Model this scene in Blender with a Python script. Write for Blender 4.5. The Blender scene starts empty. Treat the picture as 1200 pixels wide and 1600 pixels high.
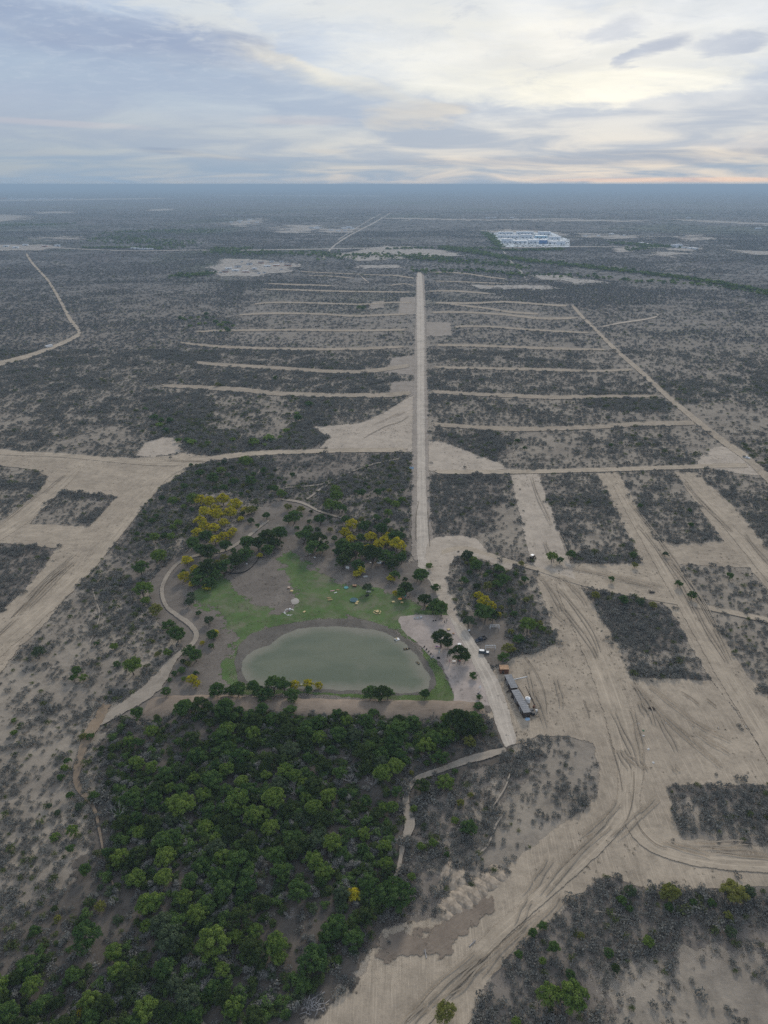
import bpy, bmesh, math, random
import numpy as np
from mathutils import Vector, Matrix
random.seed(7); RNG = np.random.default_rng(7)
R = math.radians
scene = bpy.context.scene
COL = scene.collection

# ------------------------------------------------------------------ camera
H = 190.0; F = 1109.0; PITCH = math.atan(512.0 / F)
cam_d = bpy.data.cameras.new("camera"); cam = bpy.data.objects.new("camera", cam_d); COL.objects.link(cam)
cam.location = (0, 0, H); cam.rotation_euler = (math.pi / 2 - PITCH, 0, 0)
cam_d.sensor_fit = 'VERTICAL'; cam_d.sensor_height = 36.0; cam_d.lens = 36.0 * F / 1600.0
cam_d.clip_start = 1.0; cam_d.clip_end = 200000.0
scene.camera = cam
cp, sp = math.cos(PITCH), math.sin(PITCH)

# ------------------------------------------------------------------ light
SUN_AZ, SUN_EL = R(14), R(24)
sun_dir = Vector((math.sin(SUN_AZ) * math.cos(SUN_EL), math.cos(SUN_AZ) * math.cos(SUN_EL), math.sin(SUN_EL)))
sd = bpy.data.lights.new("sun", 'SUN'); sd.energy = 2.1; sd.angle = R(10); sd.color = (1.0, 0.92, 0.80)
so = bpy.data.objects.new("sun", sd); COL.objects.link(so); so.rotation_euler = sun_dir.to_track_quat('Z', 'Y').to_euler()
so.location = (0, 0, 400)
scene.view_settings.view_transform = 'Standard'; scene.view_settings.look = 'None'
scene.view_settings.exposure = 0.0; scene.view_settings.gamma = 1.0
scene.view_settings.use_curve_mapping = False
scene.render.film_transparent = False
cy = scene.cycles
cy.max_bounces = 6; cy.diffuse_bounces = 3; cy.glossy_bounces = 2; cy.transmission_bounces = 2
cy.volume_bounces = 0; cy.transparent_max_bounces = 24
cy.use_denoising = False


def srgb(r, g, b):
    f = lambda c: (c / 255) / 12.92 if c <= 10 else ((c / 255 + 0.055) / 1.055) ** 2.4
    return (f(r), f(g), f(b), 1.0)


class NT:
    """small helper to write node trees"""
    def __init__(s, tree): s.t = tree; s.n = tree.nodes; s.l = tree.links
    def node(s, typ, **kw):
        n = s.n.new(typ)
        for k, v in kw.items(): setattr(n, k, v)
        return n
    def put(s, sock, v):
        if hasattr(v, 'is_output') or isinstance(v, bpy.types.NodeSocket): s.l.new(v, sock)
        elif v is not None:
            try: sock.default_value = v
            except Exception: sock.default_value = tuple(v)[:3]
    def m(s, op, a, b=None, c=None, clamp=False):
        n = s.node('ShaderNodeMath', operation=op, use_clamp=clamp); s.put(n.inputs[0], a)
        if b is not None: s.put(n.inputs[1], b)
        if c is not None: s.put(n.inputs[2], c)
        return n.outputs[0]
    def v(s, op, a, b=None, out=0):
        n = s.node('ShaderNodeVectorMath', operation=op); s.put(n.inputs[0], a)
        if b is not None: s.put(n.inputs[1], b)
        return n.outputs[out]
    def mix(s, f, a, b, blend='MIX'):
        n = s.node('ShaderNodeMix', data_type='RGBA', blend_type=blend)
        s.put(n.inputs[0], f); s.put(n.inputs[6], a); s.put(n.inputs[7], b); return n.outputs[2]
    def noise(s, vec, scale, detail=3, rough=0.5, out=0, dist=0.0):
        n = s.node('ShaderNodeTexNoise'); s.put(n.inputs['Vector'], vec); n.inputs['Scale'].default_value = scale
        n.inputs['Detail'].default_value = detail; n.inputs['Roughness'].default_value = rough
        n.inputs['Distortion'].default_value = dist; return n.outputs[out]
    def rng(s, v, a, b, c=0.0, d=1.0, smooth=True):
        n = s.node('ShaderNodeMapRange', interpolation_type='SMOOTHSTEP' if smooth else 'LINEAR'); s.put(n.inputs[0], v)
        for i, x in enumerate((a, b, c, d)): n.inputs[i + 1].default_value = x
        return n.outputs[0]
    def xyz(s, v):
        n = s.node('ShaderNodeSeparateXYZ'); s.put(n.inputs[0], v); return n.outputs
    def comb(s, x, y, z=0.0):
        n = s.node('ShaderNodeCombineXYZ')
        for i, q in enumerate((x, y, z)): s.put(n.inputs[i], q)
        return n.outputs[0]


# ------------------------------------------------------------------ world: Nishita sky under broken high cloud
def azel(u, v):
    x = (u - 600) / F; y = (800 - v) / F
    d = Vector((x, cp + y * sp, -sp + y * cp)).normalized()
    return math.atan2(d.x, d.y), math.asin(d.z)


world = bpy.data.worlds.new("World"); scene.world = world; world.use_nodes = True
w = NT(world.node_tree); w.n.clear()
tc = w.node('ShaderNodeTexCoord').outputs['Generated']
dirn = w.v('NORMALIZE', tc)
dx, dy, dz = w.xyz(dirn)
az = w.m('ARCTAN2', dx, dy); el = w.m('ARCSINE', dz)
dzc = w.m('ADD', w.m('MAXIMUM', dz, 0.0), 0.13)
pl = w.comb(w.m('DIVIDE', dx, dzc), w.m('DIVIDE', dy, dzc))
plx = w.v('MULTIPLY', pl, (1.0, 1.35, 1.0))
n_big = w.noise(plx, 1.1, 5, 0.55, dist=0.6)
n_mid = w.noise(plx, 3.2, 6, 0.6, dist=0.9)
n_fine = w.noise(plx, 9.0, 5, 0.62, dist=0.5)
azel_v = w.comb(w.m('MULTIPLY', az, 1.0), w.m('MULTIPLY', el, 4.2))
n_st = w.noise(azel_v, 8.0, 6, 0.6, dist=0.6)
wob = w.m('MULTIPLY', w.m('SUBTRACT', n_st, 0.5), 1.0)


wc = w.xyz(w.noise(azel_v, 11.0, 7, 0.62, out=1, dist=0.5)); wc2 = w.xyz(w.noise(azel_v, 3.2, 3, 0.5, out=1))
WX = w.m('ADD', w.m('MULTIPLY', w.m('SUBTRACT', wc[0], 0.5), 150.0), w.m('MULTIPLY', w.m('SUBTRACT', wc2[0], 0.5), 160.0))
WY = w.m('ADD', w.m('MULTIPLY', w.m('SUBTRACT', wc[1], 0.5), 46.0), w.m('MULTIPLY', w.m('SUBTRACT', wc2[1], 0.5), 36.0))


def blob(u, v, su, sv, rot=0.0, warp=1.6, p=2.0):
    kw = min(1.0, sv / 22.0 + 0.3 * (sv > 7)) * min(1.3, warp + 0.3)
    a0, e0 = azel(u, v)
    da = w.m('ADD', w.m('MULTIPLY', w.m('SUBTRACT', az, a0), 1109.0), w.m('MULTIPLY', WX, kw)); de = w.m('ADD', w.m('MULTIPLY', w.m('SUBTRACT', el, e0), 1109.0), w.m('MULTIPLY', WY, kw))
    c, s = math.cos(R(rot)), math.sin(R(rot))
    p1 = w.m('DIVIDE', w.m('ADD', w.m('MULTIPLY', da, c), w.m('MULTIPLY', de, s)), su)
    p2 = w.m('DIVIDE', w.m('SUBTRACT', w.m('MULTIPLY', de, c), w.m('MULTIPLY', da, s)), sv)
    r2 = w.m('ADD', w.m('MULTIPLY', p1, p1), w.m('MULTIPLY', p2, p2))
    r2 = w.m('ADD', r2, w.m('MULTIPLY', wob, -warp * 1.3))
    r2 = w.m('ADD', r2, w.m('MULTIPLY', w.m('SUBTRACT', n_mid, 0.5), -warp * 1.0))
    return w.rng(r2, 1.6, 0.1)


# base veil by elevation
ramp = w.node('ShaderNodeValToRGB'); w.put(ramp.inputs[0], w.rng(el, 0.0, 0.55, smooth=False))
stops = [(0.0, srgb(146, 172, 196)), (0.035, srgb(152, 174, 195)), (0.09, srgb(170, 183, 199)), (0.16, srgb(178, 189, 206)),
         (0.26, srgb(176, 192, 215)), (0.36, srgb(196, 208, 224)), (0.6, srgb(185, 196, 212)), (1.0, srgb(180, 190, 205))]
er = ramp.color_ramp
er.elements[0].position = stops[0][0]; er.elements[0].color = stops[0][1]
er.elements[1].position = stops[-1][0]; er.elements[1].color = stops[-1][1]
for p_, c_ in stops[1:-1]:
    e_ = er.elements.new(p_); e_.color = c_
col = ramp.outputs[0]
# soft mottling of the overcast
col = w.mix(w.m('MULTIPLY', w.m('MULTIPLY', w.rng(n_big, 0.35, 0.7), w.rng(el, 0.06, 0.16)), 0.55), col, srgb(214, 220, 228))
col = w.mix(w.m('MULTIPLY', w.m('MULTIPLY', w.rng(n_mid, 0.5, 0.72), w.rng(el, 0.09, 0.17)), 0.35), col, srgb(232, 232, 228))
lb = 0
cream = srgb(255, 249, 228); cream2 = srgb(252, 240, 214); white = srgb(238, 240, 238)
# bright area round the hidden sun
for (u, v, su, sv, rot, wp, colr, s_) in [
    (800, 62, 440, 88, 0, 1.0, srgb(214, 220, 226), 0.6),
    (855, 84, 260, 50, 0, 1.1, srgb(247, 242, 228), 0.7),
    (880, 132, 200, 20, 0, 0.7, srgb(255, 250, 232), 0.8),
    (1120, 20, 160, 60, 0, 0.8, srgb(232, 233, 230), 0.6),
    (640, 12, 240, 40, 0, 0.9, srgb(244, 242, 232), 0.6),
    (310, 30, 95, 30, -35, 1.0, srgb(238, 236, 226), 0.6),
    (700, 110, 110, 26, -25, 1.0, srgb(235, 235, 230), 0.4),
    (470, 112, 110, 10, -17, 0.5, cream2, 0.6),
    (220, 80, 190, 9, -8, 0.5, srgb(238, 232, 220), 0.6),
    (100, 193, 110, 4, -2, 0.4, srgb(206, 200, 205), 0.45),
    (560, 132, 150, 9, -14, 0.5, cream2, 0.55),
    (655, 178, 75, 16, 4, 0.7, srgb(236, 222, 200), 0.75),
    (470, 188, 70, 6, 0, 0.4, srgb(222, 210, 205), 0.5),
    (1190, 222, 90, 14, 6, 0.5, srgb(236, 220, 206), 0.7)]:
    col = w.mix(w.m('MULTIPLY', blob(u, v, su, sv, rot, wp), s_), col, colr)
for (u, v, su, sv, rot, wp, colr, s_) in [
    (130, 42, 250, 32, -9, 0.8, srgb(158, 172, 197), 0.9),
    (40, 65, 200, 22, -4, 0.8, srgb(160, 174, 199), 0.7),
    (250, 135, 420, 34, -3, 0.6, srgb(170, 186, 206), 0.7),
    (620, 60, 60, 16, 0, 0.9, srgb(208, 214, 220), 0.5),
    (968, 45, 46, 11, 8, 0.55, srgb(190, 198, 210), 0.95),
    (1030, 70, 40, 10, 14, 0.55, srgb(172, 182, 200), 0.9),
    (975, 90, 26, 8, 20, 0.5, srgb(182, 191, 206), 0.95),
    (1125, 72, 46, 12, 4, 0.55, srgb(180, 190, 206), 0.95),
    (1100, 200, 280, 26, 0, 0.6, srgb(190, 198, 210), 0.6),
    (700, 225, 420, 26, 0, 0.5, srgb(176, 188, 203), 0.6),
    (900, 252, 280, 7, 0, 0.5, srgb(158, 172, 190), 0.75),
    (270, 236, 42, 4, -4, 0.4, srgb(150, 166, 188), 0.7),
    (350, 246, 60, 3, -4, 0.4, srgb(154, 170, 190), 0.6),
    (60, 238, 60, 4, 0, 0.4, srgb(156, 172, 194), 0.5),
    (510, 236, 30, 3, -2, 0.4, srgb(160, 172, 190), 0.5),
    (1090, 238, 160, 5, 0, 0.4, srgb(150, 165, 185), 0.6)]:
    col = w.mix(w.m('MULTIPLY', blob(u, v, su, sv, rot, wp), s_), col, colr)
col = w.mix(w.m('MULTIPLY', blob(1080, 281, 190, 3.0, 0, 0.1), 0.6), col, srgb(214, 182, 178))
col = w.mix(w.m('MULTIPLY', w.rng(n_fine, 0.45, 0.75), w.m('MULTIPLY', w.rng(el, 0.05, 0.16), 0.22)), col, srgb(236, 238, 240))
n_brk = w.noise(azel_v, 7.5, 8, 0.68, dist=1.0)
col = w.mix(w.m('MULTIPLY', w.rng(n_brk, 0.52, 0.70), w.m('MULTIPLY', w.rng(el, 0.07, 0.13), 0.42)), col, srgb(182, 192, 208))
col = w.mix(w.m('MULTIPLY', w.rng(n_brk, 0.46, 0.30), w.m('MULTIPLY', w.rng(el, 0.10, 0.16), 0.30)), col, srgb(244, 242, 234))
sky = w.node('ShaderNodeTexSky', sky_type='NISHITA'); sky.sun_disc = False
sky.sun_elevation = SUN_EL; sky.sun_rotation = SUN_AZ; sky.altitude = 300
nish = w.v('SCALE', sky.outputs[0]); nish.node.inputs['Scale'].default_value = 0.1
# high cloud covers most of the sky; gaps let the blue through
cover = w.m('SUBTRACT', 0.96, w.m('MULTIPLY', w.rng(n_big, 0.62, 0.3), 0.14))
col = w.mix(0.5, col, w.mix(1.0, col, srgb(236, 241, 249), blend='MULTIPLY'))
final = w.mix(cover, nish, col)
bg = w.node('ShaderNodeBackground'); w.put(bg.inputs[0], final); bg.inputs[1].default_value = 1.0
# below the horizon: plain ground bounce colour
bg2 = w.node('ShaderNodeBackground'); bg2.inputs[0].default_value = srgb(128, 150, 172); bg2.inputs[1].default_value = 1.0
ms = w.node('ShaderNodeMixShader'); w.put(ms.inputs[0], w.m('GREATER_THAN', dz, -0.0005)); w.l.new(bg2.outputs[0], ms.inputs[1]); w.l.new(bg.outputs[0], ms.inputs[2])
wo = w.node('ShaderNodeOutputWorld'); w.l.new(ms.outputs[0], wo.inputs[0])

# ------------------------------------------------------------------ photo pixel (1200x1600) -> point in the world
def P(u, v, z=0.0):
    x = (u - 600) / F; y = (800 - v) / F
    d = Vector((x, cp + y * sp, -sp + y * cp))
    t = (z - H) / d.z
    return Vector((d.x * t, d.y * t, z))


def pxm(v):      # photo pixels per metre at image row v on the ground
    p = P(600, v); zc = p.y * cp + H * sp
    return F / zc


def proj(x, y, z=0.0):   # world -> photo pixels (numpy)
    zc = y * cp + (H - z) * sp
    yy = (y * sp - (H - z) * cp) / zc
    return 600 + F * x / zc, 800 - F * yy


# ------------------------------------------------------------------ materials
MATS = {}
def new_mat(name):
    m = bpy.data.materials.new(name); m.use_nodes = True; m.node_tree.nodes.clear(); return m, NT(m.node_tree)


def finish(t, shader, vol=None):
    o = t.node('ShaderNodeOutputMaterial')
    if shader is not None: t.l.new(shader, o.inputs[0])
    if vol is not None: t.l.new(vol, o.inputs[1])


def paint(name, rgb, rough=0.6, metal=0.0, var=0.12, scale=1.2, spec=0.3):
    if name in MATS: return MATS[name]
    m, t = new_mat(name)
    pos = t.node('ShaderNodeTexCoord').outputs['Object']
    n = t.noise(pos, scale, 4, 0.6)
    c = t.mix(t.rng(n, 0.3, 0.7), tuple(x * (1 - var) for x in rgb) + (1,), tuple(min(1, x * (1 + var)) for x in rgb) + (1,))
    b = t.node('ShaderNodeBsdfPrincipled'); t.put(b.inputs['Base Color'], c); b.inputs['Roughness'].default_value = rough
    b.inputs['Metallic'].default_value = metal; b.inputs['Specular IOR Level'].default_value = spec
    finish(t, b.outputs[0]); MATS[name] = m; return m


def foliage(name, a, b, c, hue_amt=0.6, transl=0.25):
    """leaf colours: a..b per tree, tip colour c on some leaves"""
    m, t = new_mat(name)
    oi = t.node('ShaderNodeObjectInfo').outputs['Random']
    ge = t.node('ShaderNodeNewGeometry').outputs['Random Per Island']
    col = t.mix(oi, a + (1,), b + (1,))
    tn = t.node('ShaderNodeAttribute', attribute_name='tone').outputs['Fac']
    col = t.mix(t.m('MULTIPLY', t.m('POWER', t.m('ADD', t.m('MULTIPLY', ge, 0.5), t.m('MULTIPLY', tn, 0.5)), 1.8), hue_amt * 1.3, clamp=True), col, c + (1,))
    d = t.node('ShaderNodeBsdfDiffuse'); t.put(d.inputs[0], col)
    tr = t.node('ShaderNodeBsdfTranslucent'); t.put(tr.inputs[0], col)
    mx = t.node('ShaderNodeMixShader'); mx.inputs[0].default_value = transl
    t.l.new(d.outputs[0], mx.inputs[1]); t.l.new(tr.outputs[0], mx.inputs[2])
    finish(t, mx.outputs[0]); return m


M_green = foliage('leaves_green', (0.038, 0.084, 0.030), (0.082, 0.142, 0.040), (0.175, 0.255, 0.070), 0.75)
M_dark = foliage('leaves_dark', (0.036, 0.062, 0.024), (0.058, 0.088, 0.030), (0.135, 0.175, 0.055), 0.7)
M_bright = foliage('leaves_bright', (0.090, 0.160, 0.036), (0.155, 0.225, 0.046), (0.27, 0.34, 0.08), 0.75)
M_pale = foliage('leaves_pale', (0.070, 0.105, 0.052), (0.095, 0.130, 0.068), (0.15, 0.185, 0.10), 0.7)
M_yellow = foliage('leaves_yellow', (0.52, 0.42, 0.02), (0.72, 0.60, 0.04), (0.24, 0.27, 0.035), 0.85)
M_olive = foliage('leaves_olive', (0.17, 0.19, 0.045), (0.24, 0.24, 0.06), (0.30, 0.29, 0.09), 0.6)
M_scrub = foliage('scrub_twigs', (0.148, 0.147, 0.134), (0.212, 0.208, 0.186), (0.295, 0.288, 0.255), 0.55, 0.2)
M_scrubg = foliage('scrub_green', (0.075, 0.098, 0.040), (0.125, 0.150, 0.058), (0.19, 0.21, 0.08), 0.6, 0.2)
M_far = foliage('far_scrub', (0.124, 0.127, 0.125), (0.172, 0.173, 0.165), (0.21, 0.21, 0.198), 0.4, 0.1)
M_bark = paint('bark', (0.12, 0.095, 0.075), 0.9, var=0.3, scale=3)
M_dead = paint('dead_wood', (0.36, 0.34, 0.33), 0.9, var=0.25, scale=3)


def dirt_nodes(t, ca, cb, cc, scale=1.0):
    pos = t.node('ShaderNodeNewGeometry').outputs['Position']
    n1 = t.noise(pos, 0.035 * scale, 4, 0.55); n2 = t.noise(pos, 0.33 * scale, 5, 0.65); n3 = t.noise(pos, 2.6 * scale, 3, 0.6)
    c = t.mix(t.rng(n1, 0.3, 0.7), ca + (1,), cb + (1,))
    c = t.mix(t.m('MULTIPLY', t.rng(n2, 0.42, 0.72), 0.55), c, cc + (1,))
    n4 = t.noise(pos, 0.11 * scale, 6, 0.72, dist=0.6)
    k = t.m('ADD', 0.57, t.m('ADD', t.m('MULTIPLY', n3, 0.36), t.m('MULTIPLY', t.rng(n4, 0.28, 0.66), 0.30)))
    sc = t.v('SCALE', c); t.put(sc.node.inputs['Scale'], k)
    return sc, pos


def sheet_mat(name, ca, cb, cc, ruts=0.0, feather=True, rough=1.0, blades=0.0, rutdir=None, wheel=False, opac=1.0, nsc=0.16, namp=2.2):
    m, t = new_mat(name)
    c, pos = dirt_nodes(t, ca, cb, cc)
    uv = t.node('ShaderNodeAttribute', attribute_name='run').outputs['Vector']
    if ruts:
        s = t.xyz(uv)
        wig = t.m('MULTIPLY', t.noise(pos, 0.03, 2), 1.5)
        vec = t.comb(t.m('MULTIPLY', s[0], 0.03), t.m('ADD', s[1], wig))
        r1 = t.noise(vec, 0.9, 4, 0.7); r2 = t.noise(vec, 2.8, 2, 0.6)
        dk = t.m('MULTIPLY', t.m('MULTIPLY', t.rng(r1, 0.48, 0.70), ruts * 0.8), t.rng(t.noise(pos, 0.04, 3), 0.4, 0.6))
        lt = t.m('MULTIPLY', t.rng(r2, 0.52, 0.7), ruts * 0.8)
        c = t.mix(dk, c, tuple(x * 0.62 for x in cb) + (1,))
        c = t.mix(lt, c, tuple(min(1, x * 1.28) for x in ca) + (1,))
        if wheel:
            q = t.m('ABSOLUTE', t.m('SUBTRACT', t.m('ABSOLUTE', s[2]), 0.34))
            wv = t.rng(t.m('ADD', q, t.m('MULTIPLY', t.noise(pos, 0.12, 2), 0.14)), 0.20, 0.05)
            c = t.mix(t.m('MULTIPLY', t.m('MULTIPLY', wv, t.rng(t.noise(pos, 0.06, 3), 0.35, 0.6)), 0.45), c, tuple(min(1, x * 1.36) for x in ca) + (1,))
            ed = t.rng(t.m('ABSOLUTE', s[2]), 0.72, 0.95)
            ce = t.rng(t.m('ABSOLUTE', t.m('ADD', s[2], t.m('MULTIPLY', t.m('SUBTRACT', t.noise(pos, 0.05, 2), 0.5), 0.5))), 0.07, 0.02)
            c = t.mix(t.m('MULTIPLY', t.m('MULTIPLY', ce, t.rng(t.noise(pos, 0.09, 2), 0.45, 0.6)), 0.45), c, tuple(x * 0.55 for x in cb) + (1,))
            c = t.mix(t.m('MULTIPLY', ed, 0.1), c, tuple(x * 0.7 for x in cb) + (1,))
    if blades:
        nb = t.noise(pos, 0.075, 6, 0.72, dist=.4)
        c = t.mix(t.m('MULTIPLY', t.rng(nb, 0.45, 0.68), blades), c, (0.22, 0.19, 0.145, 1))
    b = t.node('ShaderNodeBsdfPrincipled'); t.put(b.inputs['Base Color'], c); b.inputs['Roughness'].default_value = rough
    b.inputs['Specular IOR Level'].default_value = 0.1
    bm = t.node('ShaderNodeBump'); bm.inputs['Strength'].default_value = 0.5; bm.inputs['Distance'].default_value = 0.3
    t.put(bm.inputs['Height'], t.noise(pos, 0.8, 4, 0.7)); t.l.new(bm.outputs[0], b.inputs['Normal'])
    if feather:
        e = t.node('ShaderNodeAttribute', attribute_name='edge').outputs['Fac']
        nn = t.noise(pos, nsc, 4, 0.7)
        a = t.rng(t.m('ADD', e, t.m('MULTIPLY', t.m('SUBTRACT', nn, 0.5), namp)), -0.06, 0.08)
        if opac < 1: a = t.m('MULTIPLY', a, t.m('LESS_THAN', t.noise(pos, nsc * 9, 3, 0.7), 0.5 + (opac - 0.5) * 0.32))
        tr = t.node('ShaderNodeBsdfTransparent'); mx = t.node('ShaderNodeMixShader')
        t.put(mx.inputs[0], a); t.l.new(tr.outputs[0], mx.inputs[1]); t.l.new(b.outputs[0], mx.inputs[2])
        finish(t, mx.outputs[0])
    else: finish(t, b.outputs[0])
    return m


SA, SB, SC = (0.44, 0.365, 0.285), (0.37, 0.305, 0.24), (0.31, 0.255, 0.20)
M_road = sheet_mat('graded_dirt', (0.54, 0.47, 0.39), (0.48, 0.42, 0.35), (0.43, 0.375, 0.31), 0.5, wheel=True)
M_track = sheet_mat('packed_track', (0.47, 0.39, 0.295), (0.40, 0.332, 0.252), (0.34, 0.28, 0.212), 0.6, wheel=True)
M_pathway = sheet_mat('trodden_path', (0.38, 0.325, 0.26), (0.34, 0.29, 0.235), (0.28, 0.24, 0.195), 0.3, namp=3.2, nsc=.3)
M_lot = sheet_mat('lot_road_dirt', (0.41, 0.34, 0.26), (0.35, 0.29, 0.22), (0.27, 0.225, 0.175), 0.5, namp=2.8, nsc=.05)
M_rut = sheet_mat('tyre_rut', (0.22, 0.18, 0.14), (0.19, 0.16, 0.12), (0.24, 0.20, 0.155), 0.0, namp=3.0, nsc=.5)
M_rut2 = sheet_mat('faint_tyre_marks', (0.335, 0.28, 0.215), (0.305, 0.255, 0.195), (0.37, 0.312, 0.24), 0.0, namp=5.0, nsc=.14)
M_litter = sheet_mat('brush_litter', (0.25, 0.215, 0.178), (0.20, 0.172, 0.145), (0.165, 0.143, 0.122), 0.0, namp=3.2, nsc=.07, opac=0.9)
M_clear = sheet_mat('cleared_ground', (0.46, 0.382, 0.290), (0.375, 0.310, 0.236), (0.275, 0.228, 0.175), 0.6)
M_clearp = sheet_mat('cleared_pale', (0.50, 0.425, 0.34), (0.45, 0.38, 0.305), (0.38, 0.32, 0.26), 0.5)
M_shoulder = sheet_mat('road_shoulder', (0.36, 0.31, 0.26), (0.31, 0.265, 0.22), (0.25, 0.21, 0.18), 0.5)
M_brown = sheet_mat('park_floor', (0.215, 0.185, 0.155), (0.185, 0.158, 0.132), (0.15, 0.128, 0.11), 0.0)
M_dam = sheet_mat('dam_earth', (0.30, 0.235, 0.18), (0.25, 0.20, 0.155), (0.19, 0.15, 0.12), 0.5)
M_beach = sheet_mat('pink_gravel', (0.47, 0.395, 0.345), (0.41, 0.345, 0.30), (0.33, 0.28, 0.245), 0.0)
M_mud = sheet_mat('shore_mud', (0.175, 0.155, 0.13), (0.145, 0.13, 0.11), (0.11, 0.10, 0.085), 0.0)
M_grass = sheet_mat('lawn', (0.105, 0.172, 0.052), (0.092, 0.145, 0.048), (0.145, 0.145, 0.08), 0.0, blades=0.65, namp=2.6, nsc=.10)
M_grassb = sheet_mat('lush_grass', (0.105, 0.165, 0.045), (0.09, 0.135, 0.042), (0.12, 0.13, 0.06), 0.0, blades=0.55, namp=3.4)
M_soil = sheet_mat('dark_soil', (0.25, 0.20, 0.155), (0.20, 0.16, 0.125), (0.30, 0.245, 0.19), 0.5, namp=3, nsc=.1)
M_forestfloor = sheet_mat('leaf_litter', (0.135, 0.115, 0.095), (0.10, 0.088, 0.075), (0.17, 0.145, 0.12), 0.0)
M_farpale = sheet_mat('far_bare_ground', (0.46, 0.42, 0.37), (0.40, 0.36, 0.32), (0.28, 0.26, 0.23), 0.0, opac=1.0)
M_farpatch = sheet_mat('far_patchy_ground', (0.46, 0.42, 0.37), (0.40, 0.36, 0.32), (0.22, 0.21, 0.19), 0.0, opac=0.8, nsc=0.012, namp=7.5)
M_gully = sheet_mat('orange_gully', (0.30, 0.225, 0.155), (0.235, 0.18, 0.13), (0.17, 0.14, 0.11), 0.0, namp=5.0, nsc=.12)

# ground
m, t = new_mat('desert_ground')
c, pos = dirt_nodes(t, (0.36, 0.308, 0.245), (0.28, 0.24, 0.195), (0.20, 0.178, 0.15))
px_, py_, pz_ = t.xyz(pos)
dist = t.v('LENGTH', pos, out=1)
far = t.rng(dist, 350, 2200)
nA = t.noise(pos, 0.0042, 8, 0.68, dist=0.5); nB = t.noise(pos, 0.02, 6, 0.75); nC = t.noise(pos, 0.0009, 6, 0.65, dist=0.8); nD = t.noise(pos, 0.0018, 7, 0.72, dist=0.4)
scr = t.mix(t.rng(nB, 0.35, 0.68), (0.098, 0.099, 0.102, 1), (0.178, 0.174, 0.170, 1))
scr = t.mix(t.m('MULTIPLY', t.rng(nA, 0.5, 0.68), 0.6), scr, (0.26, 0.252, 0.245, 1))
scr = t.mix(t.m('MULTIPLY', t.rng(nC, 0.52, 0.62), 0.55), scr, (0.09, 0.115, 0.075, 1))
scr = t.mix(t.m('MULTIPLY', t.rng(nC, 0.46, 0.36), 0.45), scr, (0.11, 0.095, 0.10, 1))
scr = t.mix(t.m('MULTIPLY', t.rng(nD, 0.60, 0.66), 0.5), scr, (0.34, 0.315, 0.28, 1))
scr = t.mix(t.m('MULTIPLY', t.rng(nD, 0.40, 0.33), 0.5), scr, (0.07, 0.075, 0.07, 1))
c = t.mix(far, c, scr)
b = t.node('ShaderNodeBsdfPrincipled'); t.put(b.inputs['Base Color'], c); b.inputs['Roughness'].default_value = 1.0
b.inputs['Specular IOR Level'].default_value = 0.05
bm_ = t.node('ShaderNodeBump'); bm_.inputs['Strength'].default_value = 0.5; bm_.inputs['Distance'].default_value = 0.4
t.put(bm_.inputs['Height'], t.noise(pos, 0.7, 5, 0.7)); t.l.new(bm_.outputs[0], b.inputs['Normal'])
finish(t, b.outputs[0]); M_ground = m

m, t = new_mat('pond_water')
pos = t.node('ShaderNodeNewGeometry').outputs['Position']
e = t.node('ShaderNodeAttribute', attribute_name='edge').outputs['Fac']
n = t.noise(t.v('MULTIPLY', pos, (0.6, 1.6, 1)), 0.05, 4, 0.55)
deep = t.mix(t.rng(n, 0.35, 0.65), (0.116, 0.134, 0.082, 1), (0.148, 0.160, 0.100, 1))
c = t.mix(t.rng(t.m('ADD', e, t.m('MULTIPLY', t.m('SUBTRACT', t.noise(pos, 0.07, 5, 0.7), 0.5), 1.6)), 0.0, 1.0), (0.22, 0.205, 0.15, 1), deep)
b = t.node('ShaderNodeBsdfPrincipled'); t.put(b.inputs['Base Color'], c); b.inputs['Roughness'].default_value = 0.06
b.inputs['IOR'].default_value = 1.42
bp = t.node('ShaderNodeBump'); bp.inputs['Strength'].default_value = 0.25; bp.inputs['Distance'].default_value = 0.06
t.put(bp.inputs['Height'], t.noise(t.v('MULTIPLY', pos, (1, 2.2, 1)), 1.3, 3, 0.6)); t.l.new(bp.outputs[0], b.inputs['Normal'])
tr = t.node('ShaderNodeBsdfTransparent'); mx = t.node('ShaderNodeMixShader'); t.put(mx.inputs[0], t.rng(t.m('ADD', e, t.m('MULTIPLY', t.m('SUBTRACT', t.noise(pos, 0.13, 5, 0.7), 0.5), 0.55)), -0.01, 0.03)); t.l.new(tr.outputs[0], mx.inputs[1]); t.l.new(b.outputs[0], mx.inputs[2])
finish(t, mx.outputs[0]); M_water = m


# ------------------------------------------------------------------ object helpers
def tag(o, label=None, cat=None, group=None, kind=None):
    if label: o['label'] = label
    if cat: o['category'] = cat
    if group: o['group'] = group
    if kind: o['kind'] = kind
    return o


def mesh_obj(name, verts, faces, mat, parent=None, smooth=False):
    me = bpy.data.meshes.new(name); me.from_pydata([tuple(v) for v in verts], [], faces); me.update()
    if mat: me.materials.append(mat)
    if smooth: me.polygons.foreach_set('use_smooth', [True] * len(me.polygons))
    o = bpy.data.objects.new(name, me); COL.objects.link(o)
    if parent: o.parent = parent
    return o


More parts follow.
